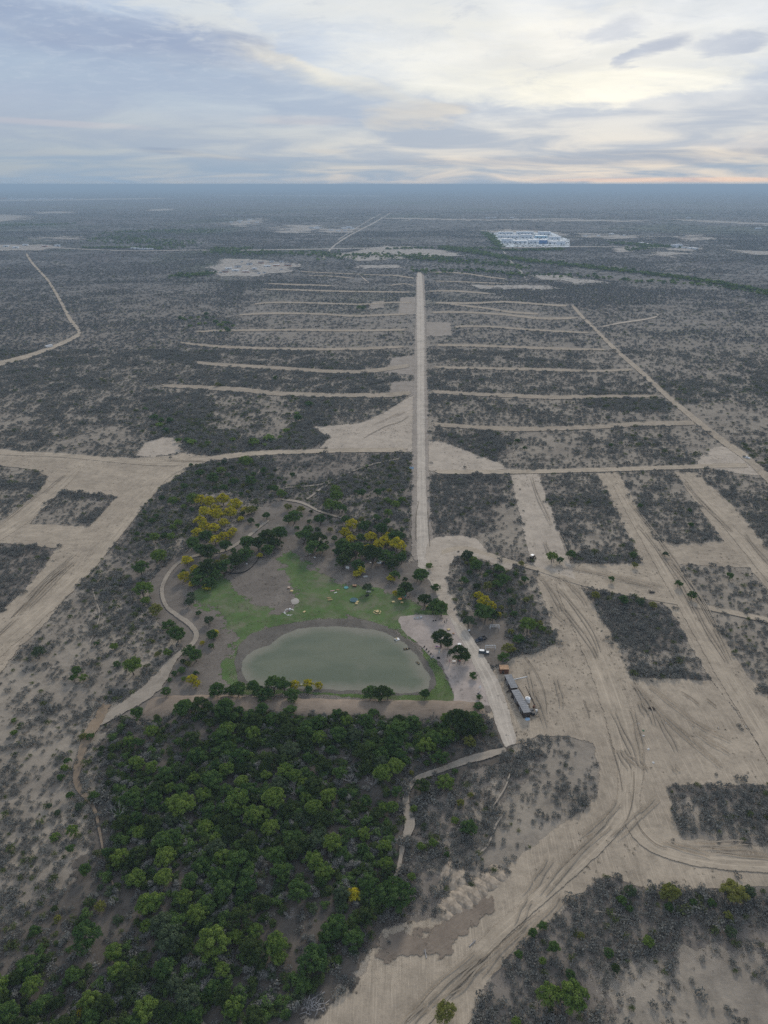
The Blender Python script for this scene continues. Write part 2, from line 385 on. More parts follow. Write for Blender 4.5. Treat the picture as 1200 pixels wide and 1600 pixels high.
def np_mesh(name, V, Q, mat):
    """numpy quads or triangles"""
    k = Q.shape[1]; me = bpy.data.meshes.new(name)
    me.vertices.add(len(V)); me.vertices.foreach_set('co', V.astype(np.float32).ravel())
    me.loops.add(Q.size); me.loops.foreach_set('vertex_index', Q.astype(np.int32).ravel())
    me.polygons.add(len(Q)); me.polygons.foreach_set('loop_start', np.arange(0, Q.size, k, dtype=np.int32))
    me.polygons.foreach_set('loop_total', np.full(len(Q), k, dtype=np.int32)); me.update(calc_edges=True)
    if mat: me.materials.append(mat)
    return me


# numpy geometry of surfaces, also used to keep the scrub off them
SHAPES = []          # (polygon Nx2 in metres, clearance)


def in_poly(x, y, poly):
    inside = np.zeros(len(x), bool); n = len(poly); j = n - 1
    for i in range(n):
        xi, yi = poly[i]; xj, yj = poly[j]
        if yi != yj:
            cnd = ((yi > y) != (yj > y)) & (x < (xj - xi) * (y - yi) / (yj - yi) + xi)
            inside ^= cnd
        j = i
    return inside


def seg_dist(x, y, poly, closed=True):
    d = np.full(len(x), 1e18); n = len(poly)
    for i in range(n if closed else n - 1):
        ax, ay = poly[i]; bx, by = poly[(i + 1) % n]
        vx, vy = bx - ax, by - ay; L = vx * vx + vy * vy + 1e-12
        tt = np.clip(((x - ax) * vx + (y - ay) * vy) / L, 0, 1)
        d = np.minimum(d, (x - ax - tt * vx) ** 2 + (y - ay - tt * vy) ** 2)
    return np.sqrt(d)


def smooth_closed(pts, k=3):
    n = len(pts); out = []
    for i in range(n):
        p0, p1, p2, p3 = pts[i - 1], pts[i], pts[(i + 1) % n], pts[(i + 2) % n]
        for s in range(k):
            q = s / k
            out.append(tuple(0.5 * ((2 * p1[a]) + (-p0[a] + p2[a]) * q + (2 * p0[a] - 5 * p1[a] + 4 * p2[a] - p3[a]) * q * q
                                    + (-p0[a] + 3 * p1[a] - 3 * p2[a] + p3[a]) * q ** 3) * 1.0 for a in range(2)))
    return out


def smooth_open(pts, k=5):
    out = []; n = len(pts); D = len(pts[0])
    for i in range(n - 1):
        p0 = pts[max(i - 1, 0)]; p1 = pts[i]; p2 = pts[i + 1]; p3 = pts[min(i + 2, n - 1)]
        for s in range(k):
            q = s / k
            out.append(tuple(0.5 * ((2 * p1[a]) + (-p0[a] + p2[a]) * q + (2 * p0[a] - 5 * p1[a] + 4 * p2[a] - p3[a]) * q * q
                                    + (-p0[a] + 3 * p1[a] - 3 * p2[a] + p3[a]) * q ** 3) for a in range(D)))
    out.append(tuple(pts[-1])); return out


ZL = [0.12]
def next_z():
    ZL[0] += 0.006; return ZL[0]


def patch(name, px, mat, kind='structure', label=None, smooth=True, margin=2.2, run=None, block=True, cell=None, z=None, clear=0.5):
    """ground sheet from an outline given in photo pixels"""
    poly = [P(u, v)[:2] for u, v in px]
    if smooth: poly = smooth_closed(poly, 4)
    A = np.array(poly); x0, y0 = A.min(0) - margin * 1.5; x1, y1 = A.max(0) + margin * 1.5
    c = cell or max(1.0, math.sqrt((x1 - x0) * (y1 - y0)) / 110)
    margin = max(margin, c * 1.3)
    nx, ny = int((x1 - x0) / c) + 2, int((y1 - y0) / c) + 2
    X, Y = np.meshgrid(x0 + np.arange(nx) * c, y0 + np.arange(ny) * c); X, Y = X.ravel(), Y.ravel()
    d = seg_dist(X, Y, poly); s = np.where(in_poly(X, Y, poly), d, -d)
    e = np.clip(s / margin, -1, 1)
    idx = np.arange(nx * ny).reshape(ny, nx)
    q = np.stack([idx[:-1, :-1], idx[:-1, 1:], idx[1:, 1:], idx[1:, :-1]], -1).reshape(-1, 4)
    q = q[(e[q] > -1).any(1)]
    used, inv = np.unique(q, return_inverse=True); q = inv.reshape(-1, 4)
    zz = next_z() if z is None else z
    V = np.stack([X[used], Y[used], np.full(len(used), zz)], 1)
    me = np_mesh(name, V, q, mat)
    at = me.attributes.new('edge', 'FLOAT', 'POINT'); at.data.foreach_set('value', e[used].astype(np.float32))
    if run is not None:
        a, b_ = P(*run[0]), P(*run[1]); dv = (b_ - a).normalized()
        rx = V[:, 0] * dv.x + V[:, 1] * dv.y; ry = -V[:, 0] * dv.y + V[:, 1] * dv.x
    else: rx, ry = V[:, 0], V[:, 1]
    at = me.attributes.new('run', 'FLOAT_VECTOR', 'POINT')
    at.data.foreach_set('vector', np.stack([rx, ry, rx * 0], 1).astype(np.float32).ravel())
    o = bpy.data.objects.new(name, me); COL.objects.link(o); tag(o, label, None, None, kind)
    if block: SHAPES.append((np.array(poly), clear))
    return o


def ribbon(name, px, mat, block=True, clear=0.3, label=None, steps=6, kind='structure'):
    """road or track: centre line (u, v, width) in photo pixels, laid on the ground as a strip"""
    pts = smooth_open([tuple(map(float, p)) for p in px], steps)
    Lw, Rw, C = [], [], []
    for i, (u, v, wd) in enumerate(pts):
        a = pts[max(i - 1, 0)]; b_ = pts[min(i + 1, len(pts) - 1)]
        tx, ty = b_[0] - a[0], b_[1] - a[1]; L = math.hypot(tx, ty) + 1e-9
        nx, ny = -ty / L, tx / L
        v1 = max(v + ny * wd / 2, 292); v2 = max(v - ny * wd / 2, 292)
        Lw.append(P(u + nx * wd / 2, v1)); Rw.append(P(u - nx * wd / 2, v2)); C.append(P(u, v))
    z = next_z(); V, E, RN = [], [], []; along = 0
    for i in range(len(pts)):
        if i: along += (C[i] - C[i - 1]).length
        mid = (Lw[i] + Rw[i]) / 2; half = (Lw[i] - Rw[i]) / 2; hw = half.length
        fe = min(1.0, (-1 + 2.2 * min(i, len(pts) - 1 - i) / 3.0))
        for tt in (-1.2, -0.65, 0, 0.65, 1.2):
            p = mid + half * tt; V.append((p.x, p.y, z)); E.append(min(fe, 1, -1.0 if abs(tt) > 1 else 1.0)); RN.append((along, hw * tt, tt))
    faces = [(i * 5 + j, (i + 1) * 5 + j, (i + 1) * 5 + j + 1, i * 5 + j + 1) for i in range(len(pts) - 1) for j in range(4)]
    me = np_mesh(name, np.array(V), np.array(faces), mat)
    # faces must look up
    me.update()
    if len(me.polygons) and me.polygons[0].normal.z < 0: me.flip_normals()
    at = me.attributes.new('edge', 'FLOAT', 'POINT'); at.data.foreach_set('value', np.array(E, np.float32))
    at = me.attributes.new('run', 'FLOAT_VECTOR', 'POINT'); at.data.foreach_set('vector', np.array(RN, np.float32).ravel())
    o = bpy.data.objects.new(name, me); COL.objects.link(o); tag(o, label, None, None, kind)
    if block: SHAPES.append((np.array([p[:2] for p in Lw] + [p[:2] for p in reversed(Rw)]), clear))
    return o


# ------------------------------------------------------------------ the ground
g = 60000.0
xs = [-g, -20000, -6000, -2000, 0, 2000, 6000, 20000, g]; ys = [-3000, -500, 500, 1500, 3500, 8000, 20000, 45000, 90000]
V = [(x, y, 0) for y in ys for x in xs]; n = len(xs)
ground = mesh_obj('ground', V, [(j * n + i, j * n + i + 1, (j + 1) * n + i + 1, (j + 1) * n + i) for j in range(len(ys) - 1) for i in range(n - 1)], M_ground)
tag(ground, kind='structure')

# cleared land round the lots (outlines traced on the photograph, laid on the ground)
patch('clearing', [(842, 890), (905, 912), (930, 950), (965, 1005), (985, 1058), (1112, 1064), (1150, 1112), (1225, 1225), (1130, 1228), (1045, 1228), (1052, 1275), (1066, 1312), (1110, 1314),
    (1220, 1328), (1300, 1335), (1300, 1388), (1200, 1386), (1120, 1388), (1010, 1392), (960, 1370), (935, 1372), (905, 1400), (860, 1440), (800, 1492), (745, 1560), (720, 1620), (640, 1700), (430, 1700), (450, 1610),
    (520, 1560), (565, 1525), (580, 1480), (590, 1455), (640, 1442), (690, 1432), (740, 1404), (780, 1372), (800, 1345), (850, 1310), (905, 1270), (932, 1245), (938, 1200), (925, 1162), (890, 1150), (845, 1150),
    (800, 1165), (775, 1150), (760, 1120), (770, 1085), (765, 1050), (790, 1036), (805, 1025), (840, 1020), (868, 1005), (860, 970), (850, 940), (838, 905)], M_clear, smooth=False, run=((880, 920), (960, 1130)), cell=1.2)
patch('clearing', [(828, 872), (895, 881), (1000, 881), (1022, 862), (1060, 880), (1085, 932), (1105, 950), (1060, 965), (1052, 948), (955, 925), (912, 920), (905, 912), (842, 892)], M_clear, smooth=False, run=((850, 890), (1040, 920)))
patch('clearing', [(1000, 842), (1060, 850), (1130, 846), (1190, 848), (1300, 880), (1300, 945), (1205, 930), (1180, 888), (1060, 882), (1020, 862)], M_clear, smooth=False, run=((1030, 865), (1200, 885)))
patch('clearing', [(797, 742), (841, 740), (892, 882), (905, 915), (842, 895), (828, 872)], M_clearp, smooth=False, run=((820, 742), (868, 885)))
patch('clearing', [(932, 740), (966, 738), (1022, 840), (1060, 882), (1088, 935), (1105, 958), (1140, 1012), (1172, 1062), (1215, 1100), (1300, 1220), (1300, 1340), (1225, 1228), (1150, 1112), (1112, 1064),
    (1085, 1020), (1055, 965), (1040, 945), (1003, 880), (998, 868)], M_clear, smooth=False, run=((950, 740), (1160, 1080)))
patch('clearing', [(1053, 738), (1087, 738), (1150, 795), (1192, 848), (1240, 900), (1205, 930), (1165, 880), (1130, 845)], M_clear, smooth=False, run=((1070, 740), (1200, 900)))
patch('clearing', [(665, 690), (690, 690), (730, 705), (775, 722), (800, 734), (665, 736)], M_clearp, smooth=False)
patch('clearing', [(1105, 705), (1130, 698), (1165, 712), (1200, 738), (1190, 744), (1130, 736), (1090, 727)], M_clearp)
patch('clearing', [(650, 616), (630, 626), (600, 645), (560, 662), (490, 667), (500, 675), (515, 684), (500, 700), (560, 706), (650, 706)], M_clearp, smooth=False, run=((500, 700), (640, 630)))
patch('clearing', [(612, 598), (650, 594), (650, 619), (604, 618)], M_shoulder, smooth=False, clear=0)
patch('clearing', [(612, 560), (650, 554), (650, 586), (600, 584)], M_shoulder, smooth=False, clear=0)
patch('clearing', [(665, 503), (704, 504), (706, 525), (665, 526)], M_shoulder, smooth=False, margin=3)
patch('clearing', [(580, 472), (600, 470), (600, 482), (575, 483)], M_shoulder, smooth=False, margin=4)
patch('clearing', [(625, 465), (650, 464), (650, 492), (622, 492)], M_shoulder, smooth=False, margin=4)
patch('clearing', [(-80, 699), (0, 702), (100, 710), (210, 716), (290, 711), (290, 737), (205, 792), (182, 776), (95, 768), (76, 745), (45, 733), (0, 728), (-80, 722)], M_clear, smooth=False, run=((0, 715), (280, 722)))
patch('clearing', [(285, 708), (335, 714), (300, 728), (263, 748), (213, 804), (180, 845), (143, 890), (100, 937), (67, 980), (33, 1009), (0, 1052), (-90, 1160), (-90, 1050), (0, 958), (33, 927), (67, 890), (88, 857),
    (140, 823), (182, 777), (205, 740), (240, 720)], M_clear, smooth=False, run=((250, 750), (30, 980)))
patch('clearing', [(108, 712), (152, 716), (95, 768), (45, 819), (0, 850), (-80, 910), (-80, 865), (0, 818), (60, 770), (76, 745)], M_clear, smooth=False, run=((120, 725), (0, 830)))
patch('clearing', [(-80, 822), (0, 820), (45, 819), (140, 823), (130, 850), (88, 857), (0, 849), (-80, 850)], M_clear, smooth=False, run=((0, 835), (120, 840)))
patch('clearing', [(222, 696), (245, 686), (268, 684), (284, 692), (276, 708), (222, 714)], M_clearp, margin=9)
# woodland floor, park, pond
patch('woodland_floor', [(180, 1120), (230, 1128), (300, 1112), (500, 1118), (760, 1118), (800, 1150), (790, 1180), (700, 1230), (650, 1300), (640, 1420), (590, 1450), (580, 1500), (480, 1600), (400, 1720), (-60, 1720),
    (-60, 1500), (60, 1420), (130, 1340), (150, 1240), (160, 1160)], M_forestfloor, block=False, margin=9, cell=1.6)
patch('park_floor', [(424, 785), (480, 785), (525, 830), (535, 875), (560, 868), (625, 878), (655, 880), (690, 925), (712, 965), (770, 1075), (775, 1110), (700, 1118), (500, 1115), (300, 1112), (230, 1126), (180, 1116),
    (205, 1088), (242, 1058), (262, 1030), (283, 1003), (250, 975), (236, 945), (238, 905), (280, 868), (335, 845), (395, 800)], M_brown, margin=5, cell=1.2, clear=0.51)
patch('lawn_grass', [(303, 930), (325, 905), (345, 895), (365, 920), (385, 935), (425, 955), (446, 955), (462, 935), (452, 905), (442, 885), (436, 872), (462, 866), (482, 884), (505, 898), (522, 905), (535, 913), (560, 918), (600, 925), (640, 935), (655, 948), (712, 958),
    (700, 972), (650, 963), (640, 990), (650, 1005), (628, 990), (600, 978), (570, 970), (540, 968), (505, 970), (470, 980), (440, 985), (410, 985), (392, 995), (384, 1015), (382, 1045), (374, 1072), (340, 1066), (345, 1045), (362, 1015),
    (370, 990), (350, 978), (340, 955), (320, 950)], M_grass, kind='stuff', margin=9, cell=1.0, block=False)
patch('lawn_grass', [(660, 1010), (680, 1030), (692, 1050), (706, 1080), (713, 1094), (700, 1101), (655, 1100), (600, 1094), (520, 1088), (450, 1083), (370, 1086), (368, 1066), (400, 1060), (500, 1070), (620, 1076), (660, 1060)],
    M_grassb, kind='stuff', margin=1.6, cell=0.9, block=False)
patch('pond_shore', [(370, 1055), (366, 1035), (374, 1010), (390, 992), (420, 982), (470, 972), (520, 967), (560, 968), (586, 973), (612, 985), (634, 998), (652, 1014), (666, 1032), (676, 1050), (681, 1066), (674, 1080), (655, 1087), (560, 1085),
    (480, 1082), (400, 1074), (375, 1066)], M_mud, margin=2.0, cell=0.9)
pond_px = [(378, 1048), (380, 1032), (396, 1018), (420, 1008), (436, 996), (460, 986), (484, 981), (516, 979), (545, 981), (572, 983), (590, 985), (612, 994), (630, 1004), (645, 1018), (656, 1032), (664, 1044), (670, 1057), (671, 1068),
           (667, 1077), (652, 1083), (620, 1084), (560, 1080), (500, 1078), (440, 1076), (402, 1071), (384, 1064)]
water = patch('pond_water', pond_px, M_water, margin=7.0, cell=0.9, clear=1.0)
PA = np.array(smooth_closed([P(u, v)[:2] for u, v in pond_px], 4))
patch('gravel_beach', [(622, 968), (640, 962), (700, 962), (712, 972), (732, 1005), (755, 1045), (768, 1062), (776, 1085), (772, 1102), (715, 1102), (710, 1088), (700, 1062), (688, 1037), (670, 1024), (652, 1004), (634, 992)],
    M_beach, margin=1.4, cell=0.9)
patch('parking_ground', [(730, 955), (752, 962), (775, 966), (792, 975), (790, 992), (802, 1008), (796, 1032), (778, 1042), (762, 1038), (745, 1012), (733, 985)], M_brown, margin=3, cell=0.9)
patch('sandy_patch', [(455, 938), (464, 935), (467, 942), (458, 945)], M_farpale, margin=0.6, cell=0.6)
patch('dark_soil', [(776, 1392), (768, 1420), (730, 1460), (690, 1495), (640, 1502), (600, 1492), (598, 1466), (660, 1458), (710, 1432), (748, 1408)], M_soil, margin=6, block=False, run=((620, 1490), (770, 1400)))

# roads
ribbon('road_shoulder', [(656, 424, 13), (657, 460, 16), (657, 560, 21), (657, 650, 26), (657, 760, 30), (659, 830, 36), (664, 885, 44)], M_shoulder)
ribbon('dirt_road', [(655, 421, 8), (656, 450, 10), (657, 500, 13), (657.5, 560, 12), (657.5, 600, 12), (657.5, 650, 13), (658, 700, 13), (658.5, 760, 15), (660, 820, 19), (662, 860, 23), (668, 895, 30)], M_road)
ribbon('dirt_road', [(664, 868, 24), (674, 895, 22), (686, 918, 17), (698, 940, 15), (710, 965, 16), (722, 988, 18), (737, 1012, 20), (752, 1040, 24), (764, 1062, 26), (774, 1088, 28), (782, 1112, 28), (790, 1140, 26), (800, 1170, 22)], M_road)
patch('clearing', [(668, 850), (700, 838), (742, 842), (764, 864), (800, 880), (790, 892), (740, 872), (712, 872), (700, 905), (712, 950), (725, 980), (700, 960), (672, 905)], M_clearp)
ribbon('dirt_track', [(684, 866, 8), (720, 857, 8), (760, 866, 7), (800, 879, 6), (840, 890, 6), (880, 903, 7), (930, 918, 7), (1000, 932, 7), (1060, 942, 8), (1130, 955, 8), (1200, 970, 9), (1290, 990, 10)], M_track)
ribbon('dirt_track', [(868, 900, 14), (895, 950, 26), (920, 1000, 34), (942, 1050, 40), (960, 1100, 44), (975, 1150, 46), (985, 1200, 44), (980, 1250, 36), (950, 1300, 30), (900, 1352, 26), (840, 1405, 25), (780, 1458, 26), (720, 1520, 28), (660, 1590, 32), (590, 1680, 36)], M_track)
ribbon('dirt_track', [(1300, 1360, 30), (1200, 1352, 28), (1110, 1345, 26), (1030, 1325, 26), (990, 1285, 30), (985, 1230, 34)], M_track)
ribbon('dirt_track', [(955, 745, 12), (1000, 825, 16), (1045, 905, 18), (1085, 975, 20), (1130, 1050, 26), (1180, 1130, 30), (1240, 1230, 34)], M_track)
ribbon('dirt_track', [(1068, 742, 10), (1110, 790, 12), (1160, 850, 14), (1210, 910, 16), (1290, 1000, 20)], M_track)
ribbon('dirt_track', [(330, 718, 8), (290, 728, 9), (255, 748, 11), (215, 795, 13), (170, 850, 16), (120, 905, 20), (60, 960, 24), (0, 1010, 28), (-90, 1090, 34)], M_track)
ribbon('dirt_track', [(130, 724, 10), (90, 765, 13), (40, 810, 16), (-10, 842, 18), (-90, 890, 20)], M_track)
ribbon('dirt_road', [(650, 704, 8), (560, 704, 7), (480, 706, 7), (400, 709, 8), (330, 717, 9), (270, 725, 8), (200, 722, 7), (100, 712, 7), (0, 708, 7), (-90, 704, 7)], M_track)
ribbon('dirt_road', [(664, 738, 7), (760, 738, 7), (850, 737, 7), (960, 734, 7), (1050, 731, 7), (1130, 728, 8), (1175, 728, 9)], M_track)
ribbon('fence_track', [(893, 475, 5), (905, 490, 5), (930, 515, 5), (960, 545, 6), (1000, 580, 7), (1040, 617, 8), (1085, 655, 9), (1130, 690, 10), (1165, 715, 11), (1200, 748, 12), (1270, 815, 15)], M_clear)
for pts in [
    [(664, 612, 7), (740, 616, 7), (860, 621, 8), (960, 620, 7), (1036, 619, 6)], [(664, 662, 8), (740, 668, 8), (830, 671, 9), (940, 667, 8), (1000, 663, 9), (1098, 661, 9)],
    [(664, 574, 6), (760, 576, 5), (850, 578, 6), (930, 580, 5), (1000, 577, 5)], [(664, 539, 5), (760, 541, 5), (860, 545, 5), (962, 547, 4)],
    [(704, 512, 4), (750, 510, 3.5), (850, 517, 4), (937, 521, 3)], [(664, 489, 4), (720, 488, 4), (790, 492, 4), (850, 498, 5), (912, 496, 4)],
    [(664, 473, 4), (740, 474, 4), (790, 472, 3.5), (860, 477, 4), (890, 478, 4)], [(690, 474, 3), (760, 482, 3.5), (800, 488, 4), (850, 491, 4)],
    [(664, 456, 3.5), (710, 455, 3), (775, 460, 3)], [(740, 446, 2.5), (800, 449, 4), (858, 451, 3)], [(664, 425, 2), (720, 427, 2.5), (770, 434, 2.5), (792, 436, 2)],
    [(668, 439, 2), (730, 441, 2), (800, 444, 2)],
    [(272, 534, 3), (330, 541, 5), (420, 545, 5), (540, 546, 5.5), (650, 541, 5)], [(303, 519, 3), (345, 517, 4), (450, 516, 4), (560, 517, 4), (650, 515, 5)],
    [(365, 493, 3), (420, 490, 4), (500, 491, 3.5), (560, 494, 4), (650, 490, 4)], [(392, 476, 3), (430, 473, 3), (500, 474, 3.5), (560, 476, 3), (612, 473, 3), (650, 473, 3)],
    [(405, 452, 2.5), (480, 454, 3), (560, 456, 3), (650, 457, 3)], [(412, 443, 2), (460, 445, 3), (530, 447, 3)], [(470, 431, 1.6), (520, 432, 1.8), (560, 436, 1.8)], [(460, 424, 1.6), (520, 427, 1.6), (590, 430, 1.6), (620, 431, 2.5), (652, 436, 3)],
    [(302, 566, 5), (340, 570, 7), (440, 576, 7), (520, 581, 7), (580, 580, 8), (648, 570, 8)], [(240, 603, 6), (320, 606, 8), (380, 610, 9), (440, 616, 9), (520, 618, 8), (600, 618, 9), (648, 614, 9)],
    [(605, 447, 2), (630, 444, 2), (650, 447, 2)]]:
    ribbon('lot_road', [(a, b_, c_ * .85) for a, b_, c_ in pts], M_lot, clear=0.2)
ribbon('dirt_road', [(40, 394, 3), (48, 408, 3.5), (60, 422, 3.5), (76, 440, 4), (94, 470, 5), (110, 500, 6), (123, 517, 6), (122, 524, 6), (108, 532, 6), (85, 542, 6), (50, 555, 7), (0, 569, 8), (-70, 592, 9)], M_track)
ribbon('dirt_road', [(614, 330, 1.4), (585, 348, 2), (548, 367, 2.2), (520, 386, 2.6), (500, 409, 5)], M_farpale)
ribbon('dirt_road', [(600, 332, 1.0), (575, 345, 1.2), (545, 364, 1.4), (524, 378, 1.4)], M_farpale)
ribbon('far_road', [(-60, 392, 1.4), (0, 390, 1.4), (60, 387, 1.2), (200, 392, 1.0), (300, 391, 1.2), (390, 391, 1.4), (520, 389, 1.6), (600, 387, 1.2), (650, 385, 1.2)], M_farpale)
ribbon('far_road', [(700, 388, 1.2), (770, 388, 1.2), (880, 386, 1.4), (960, 386, 1.2), (1060, 388, 1.2)], M_farpale)
ribbon('dirt_track', [(785, 390, 1.6), (793, 402, 2), (801, 412, 2.4), (814, 425, 3), (824, 440, 3.2)], M_farpale)
ribbon('dirt_track', [(935, 512, 2.4), (970, 505, 2.4), (1010, 499, 2.4), (1028, 494, 2.4), (1024, 490, 2)], M_clearp)
ribbon('dirt_track', [(560, 429, 1.5), (580, 445, 2)], M_clearp)
ribbon('footpath', [(424, 811, 3), (404, 826, 4), (384, 842, 4.5), (356, 859, 4.5), (332, 865, 4), (304, 870, 4), (280, 880, 4.5), (262, 900, 6), (253, 924, 6.5), (260, 948, 6.5), (276, 962, 7), (296, 976, 8.5), (307, 992, 9), (300, 1008, 7),
    (282, 1022, 7), (268, 1036, 12), (250, 1062, 22), (226, 1085, 22), (185, 1112, 16), (150, 1135, 10)], M_pathway)
ribbon('footpath', [(630, 716, 1.5), (580, 727, 2), (540, 742, 2.2), (505, 762, 3), (488, 775, 3), (478, 782, 2)], M_pathway)
ribbon('footpath', [(430, 780, 3), (470, 786, 3.5), (500, 800, 3), (540, 812, 2)], M_pathway)
ribbon('footpath', [(440, 763, 1.2), (470, 761, 1.8), (500, 758, 1.8), (520, 750, 1.2)], M_pathway)
ribbon('footpath', [(795, 1172, 8), (765, 1180, 12), (728, 1190, 12), (690, 1204, 9), (655, 1217, 9), (638, 1234, 9), (634, 1258, 12), (640, 1290, 18), (630, 1320, 9), (622, 1360, 6), (604, 1405, 5)], M_pathway)
ribbon('gully', [(170, 1098, 16), (150, 1130, 18), (132, 1165, 14), (122, 1200, 12), (122, 1230, 10), (146, 1262, 7), (156, 1300, 5), (166, 1350, 3), (190, 1420, 3)], M_gully)
for pts in [[(143, 912, 1.6), (150, 940, 1.6), (156, 960, 2), (148, 990, 2), (138, 1010, 2)], [(765, 1270, 2.5), (778, 1250, 2.5), (790, 1230, 2.5), (800, 1200, 2)], [(730, 1345, 2.5), (760, 1325, 3), (775, 1290, 3), (790, 1270, 2)], [(925, 1425, 2), (960, 1430, 2), (1000, 1440, 3)]]:
    ribbon('footpath', pts, M_pathway, clear=0.0)
for pts in [[(950, 1145, 1.5), (958, 1175, 1.8), (966, 1200, 2), (970, 1222, 1.8), (973, 1240, 1.5)], [(990, 1203, 2), (990, 1235, 2.4), (985, 1265, 2.2), (974, 1290, 2), (950, 1312, 1.8)], [(990, 1270, 1.5), (997, 1290, 2), (1008, 1306, 2.2), (1025, 1321, 2), (1045, 1328, 1.5)], [(1060, 1080, 2), (1080, 1092, 2.4), (1095, 1105, 2)],
            [(1100, 1090, 2), (1115, 1102, 2.2), (1120, 1106, 2)], [(910, 1092, 2), (918, 1110, 2.2), (922, 1128, 2)], [(800, 1005, 1.5), (830, 1040, 1.6), (850, 1080, 1.8), (855, 1120, 1.5)], [(640, 650, 1.2), (625, 660, 1.2), (600, 668, 1.2), (560, 690, 1.2)], [(740, 870, 1.5), (800, 893, 1.6), (850, 905, 1.5)],
            [(655, 780, 1.4), (650, 810, 1.8), (650, 850, 1.8)], [(668, 790, 1.4), (670, 830, 1.6), (672, 860, 1.6)], [(700, 1560, 3), (740, 1515, 3), (790, 1470, 3), (850, 1420, 3)], [(10, 975, 3), (60, 925, 3), (120, 875, 3)]]:
    ribbon('tyre_rut', [(a, b_, c_ * .55) for a, b_, c_ in pts], M_rut, block=False)
RV, RF, RE, RR = [], [], [], []
rr = random.Random(31); zt_ = next_z()
for (ua, va, ub, vb, sprd, n_) in [(860, 905, 965, 1080, 45, 16), (965, 1080, 985, 1230, 70, 20), (985, 1230, 800, 1440, 55, 16), (830, 1410, 600, 1640, 60, 14), (1000, 1310, 1220, 1350, 28, 10), (1010, 1080, 1180, 1210, 60, 14), (950, 750, 1190, 1110, 22, 12), (250, 745, 0, 990, 34, 14), (115, 730, 0, 835, 18, 6), (60, 715, 290, 722, 8, 6), (830, 880, 1050, 925, 18, 10), (820, 745, 870, 890, 22, 8), (1070, 745, 1210, 900, 16, 6), (650, 640, 520, 690, 22, 6), (820, 1030, 870, 1140, 30, 10)]:
    for _ in range(max(2, int(n_ * .38))):
        a0_, b0_ = sorted((rr.uniform(-.05, 1.05), rr.uniform(-.05, 1.05)));
        if b0_ - a0_ < .2: b0_ += .25
        sh_ = rr.gauss(0, sprd * .4); A_ = P(ua + (ub - ua) * a0_ + sh_ + rr.gauss(0, sprd * .12), va + (vb - va) * a0_ + rr.gauss(0, sprd * .15)); B_ = P(ua + (ub - ua) * b0_ + sh_ + rr.gauss(0, sprd * .12), va + (vb - va) * b0_ + rr.gauss(0, sprd * .15))
        d_ = B_ - A_; nrm = Vector((-d_.y, d_.x, 0)).normalized(); bow = rr.gauss(0, .03) * d_.length
        for off in (0, 1.7):
            zt_ += 0.0009
            base = len(RV); K = 14
            for k in range(K + 1):
                q = k / K; c = A_.lerp(B_, q) + nrm * (off + bow * 4 * q * (1 - q) + .25 * math.sin(q * 9 + off)); wd = .16 + .08 * math.sin(q * 3.14)
                for sgn in (-1, 1): p_ = c + nrm * wd * sgn; RV.append((p_.x, p_.y, zt_)); RE.append(min(1, 6 * min(q, 1 - q)) - .25); RR.append((q, sgn, 0))
            for k in range(K): RF.append((base + 2 * k, base + 2 * k + 1, base + 2 * k + 3, base + 2 * k + 2))
ZL[0] = zt_
o = mesh_obj('tyre_tracks', RV, RF, M_rut2); tag(o, kind='structure'); o.data.attributes.new('edge', 'FLOAT', 'POINT').data.foreach_set('value', np.array(RE, np.float32))
# the dam: a low earth bank, its top driven flat
dam_c = smooth_open([(225, 1104, 0), (300, 1101, 0), (400, 1103, 0), (500, 1107, 0), (600, 1109, 0), (700, 1110, 0), (760, 1112, 0)], 8)
prof = [(-7.5, -0.05), (-5.0, 1.0), (-3.4, 1.35), (0, 1.4), (3.2, 1.35), (5.4, 0.2), (6.4, -0.05)]
V = []; E = []; RN = []
for i, (u, v, _) in enumerate(dam_c):
    p = P(u, v); k = min(1.0, i / 6, (len(dam_c) - 1 - i) / 6)
    for (s, hgt) in prof:
        jit = math.sin(i * 1.7 + s) * 0.35; V.append((p.x, p.y + s + jit, max(-0.05, hgt * k + 0.12 if hgt > 0 else hgt))); E.append(1.0 if abs(s) < 6 else 0.2); RN.append((p.x, s, s / 6))
k = len(prof)
dam = mesh_obj('dam_bank', V, [(i * k + j, (i + 1) * k + j, (i + 1) * k + j + 1, i * k + j + 1) for i in range(len(dam_c) - 1) for j in range(k - 1)], M_dam, smooth=True)
if dam.data.polygons[2].normal.z < 0: dam.data.flip_normals()
tag(dam, kind='structure')
dam.data.attributes.new('edge', 'FLOAT', 'POINT').data.foreach_set('value', np.array(E, np.float32))
dam.data.attributes.new('run', 'FLOAT_VECTOR', 'POINT').data.foreach_set('vector', np.array(RN, np.float32).ravel())
SHAPES.append((np.array([P(u, v - 9)[:2] for u, v, _ in dam_c] + [P(u, v + 9)[:2] for u, v, _ in reversed(dam_c)]), 0))
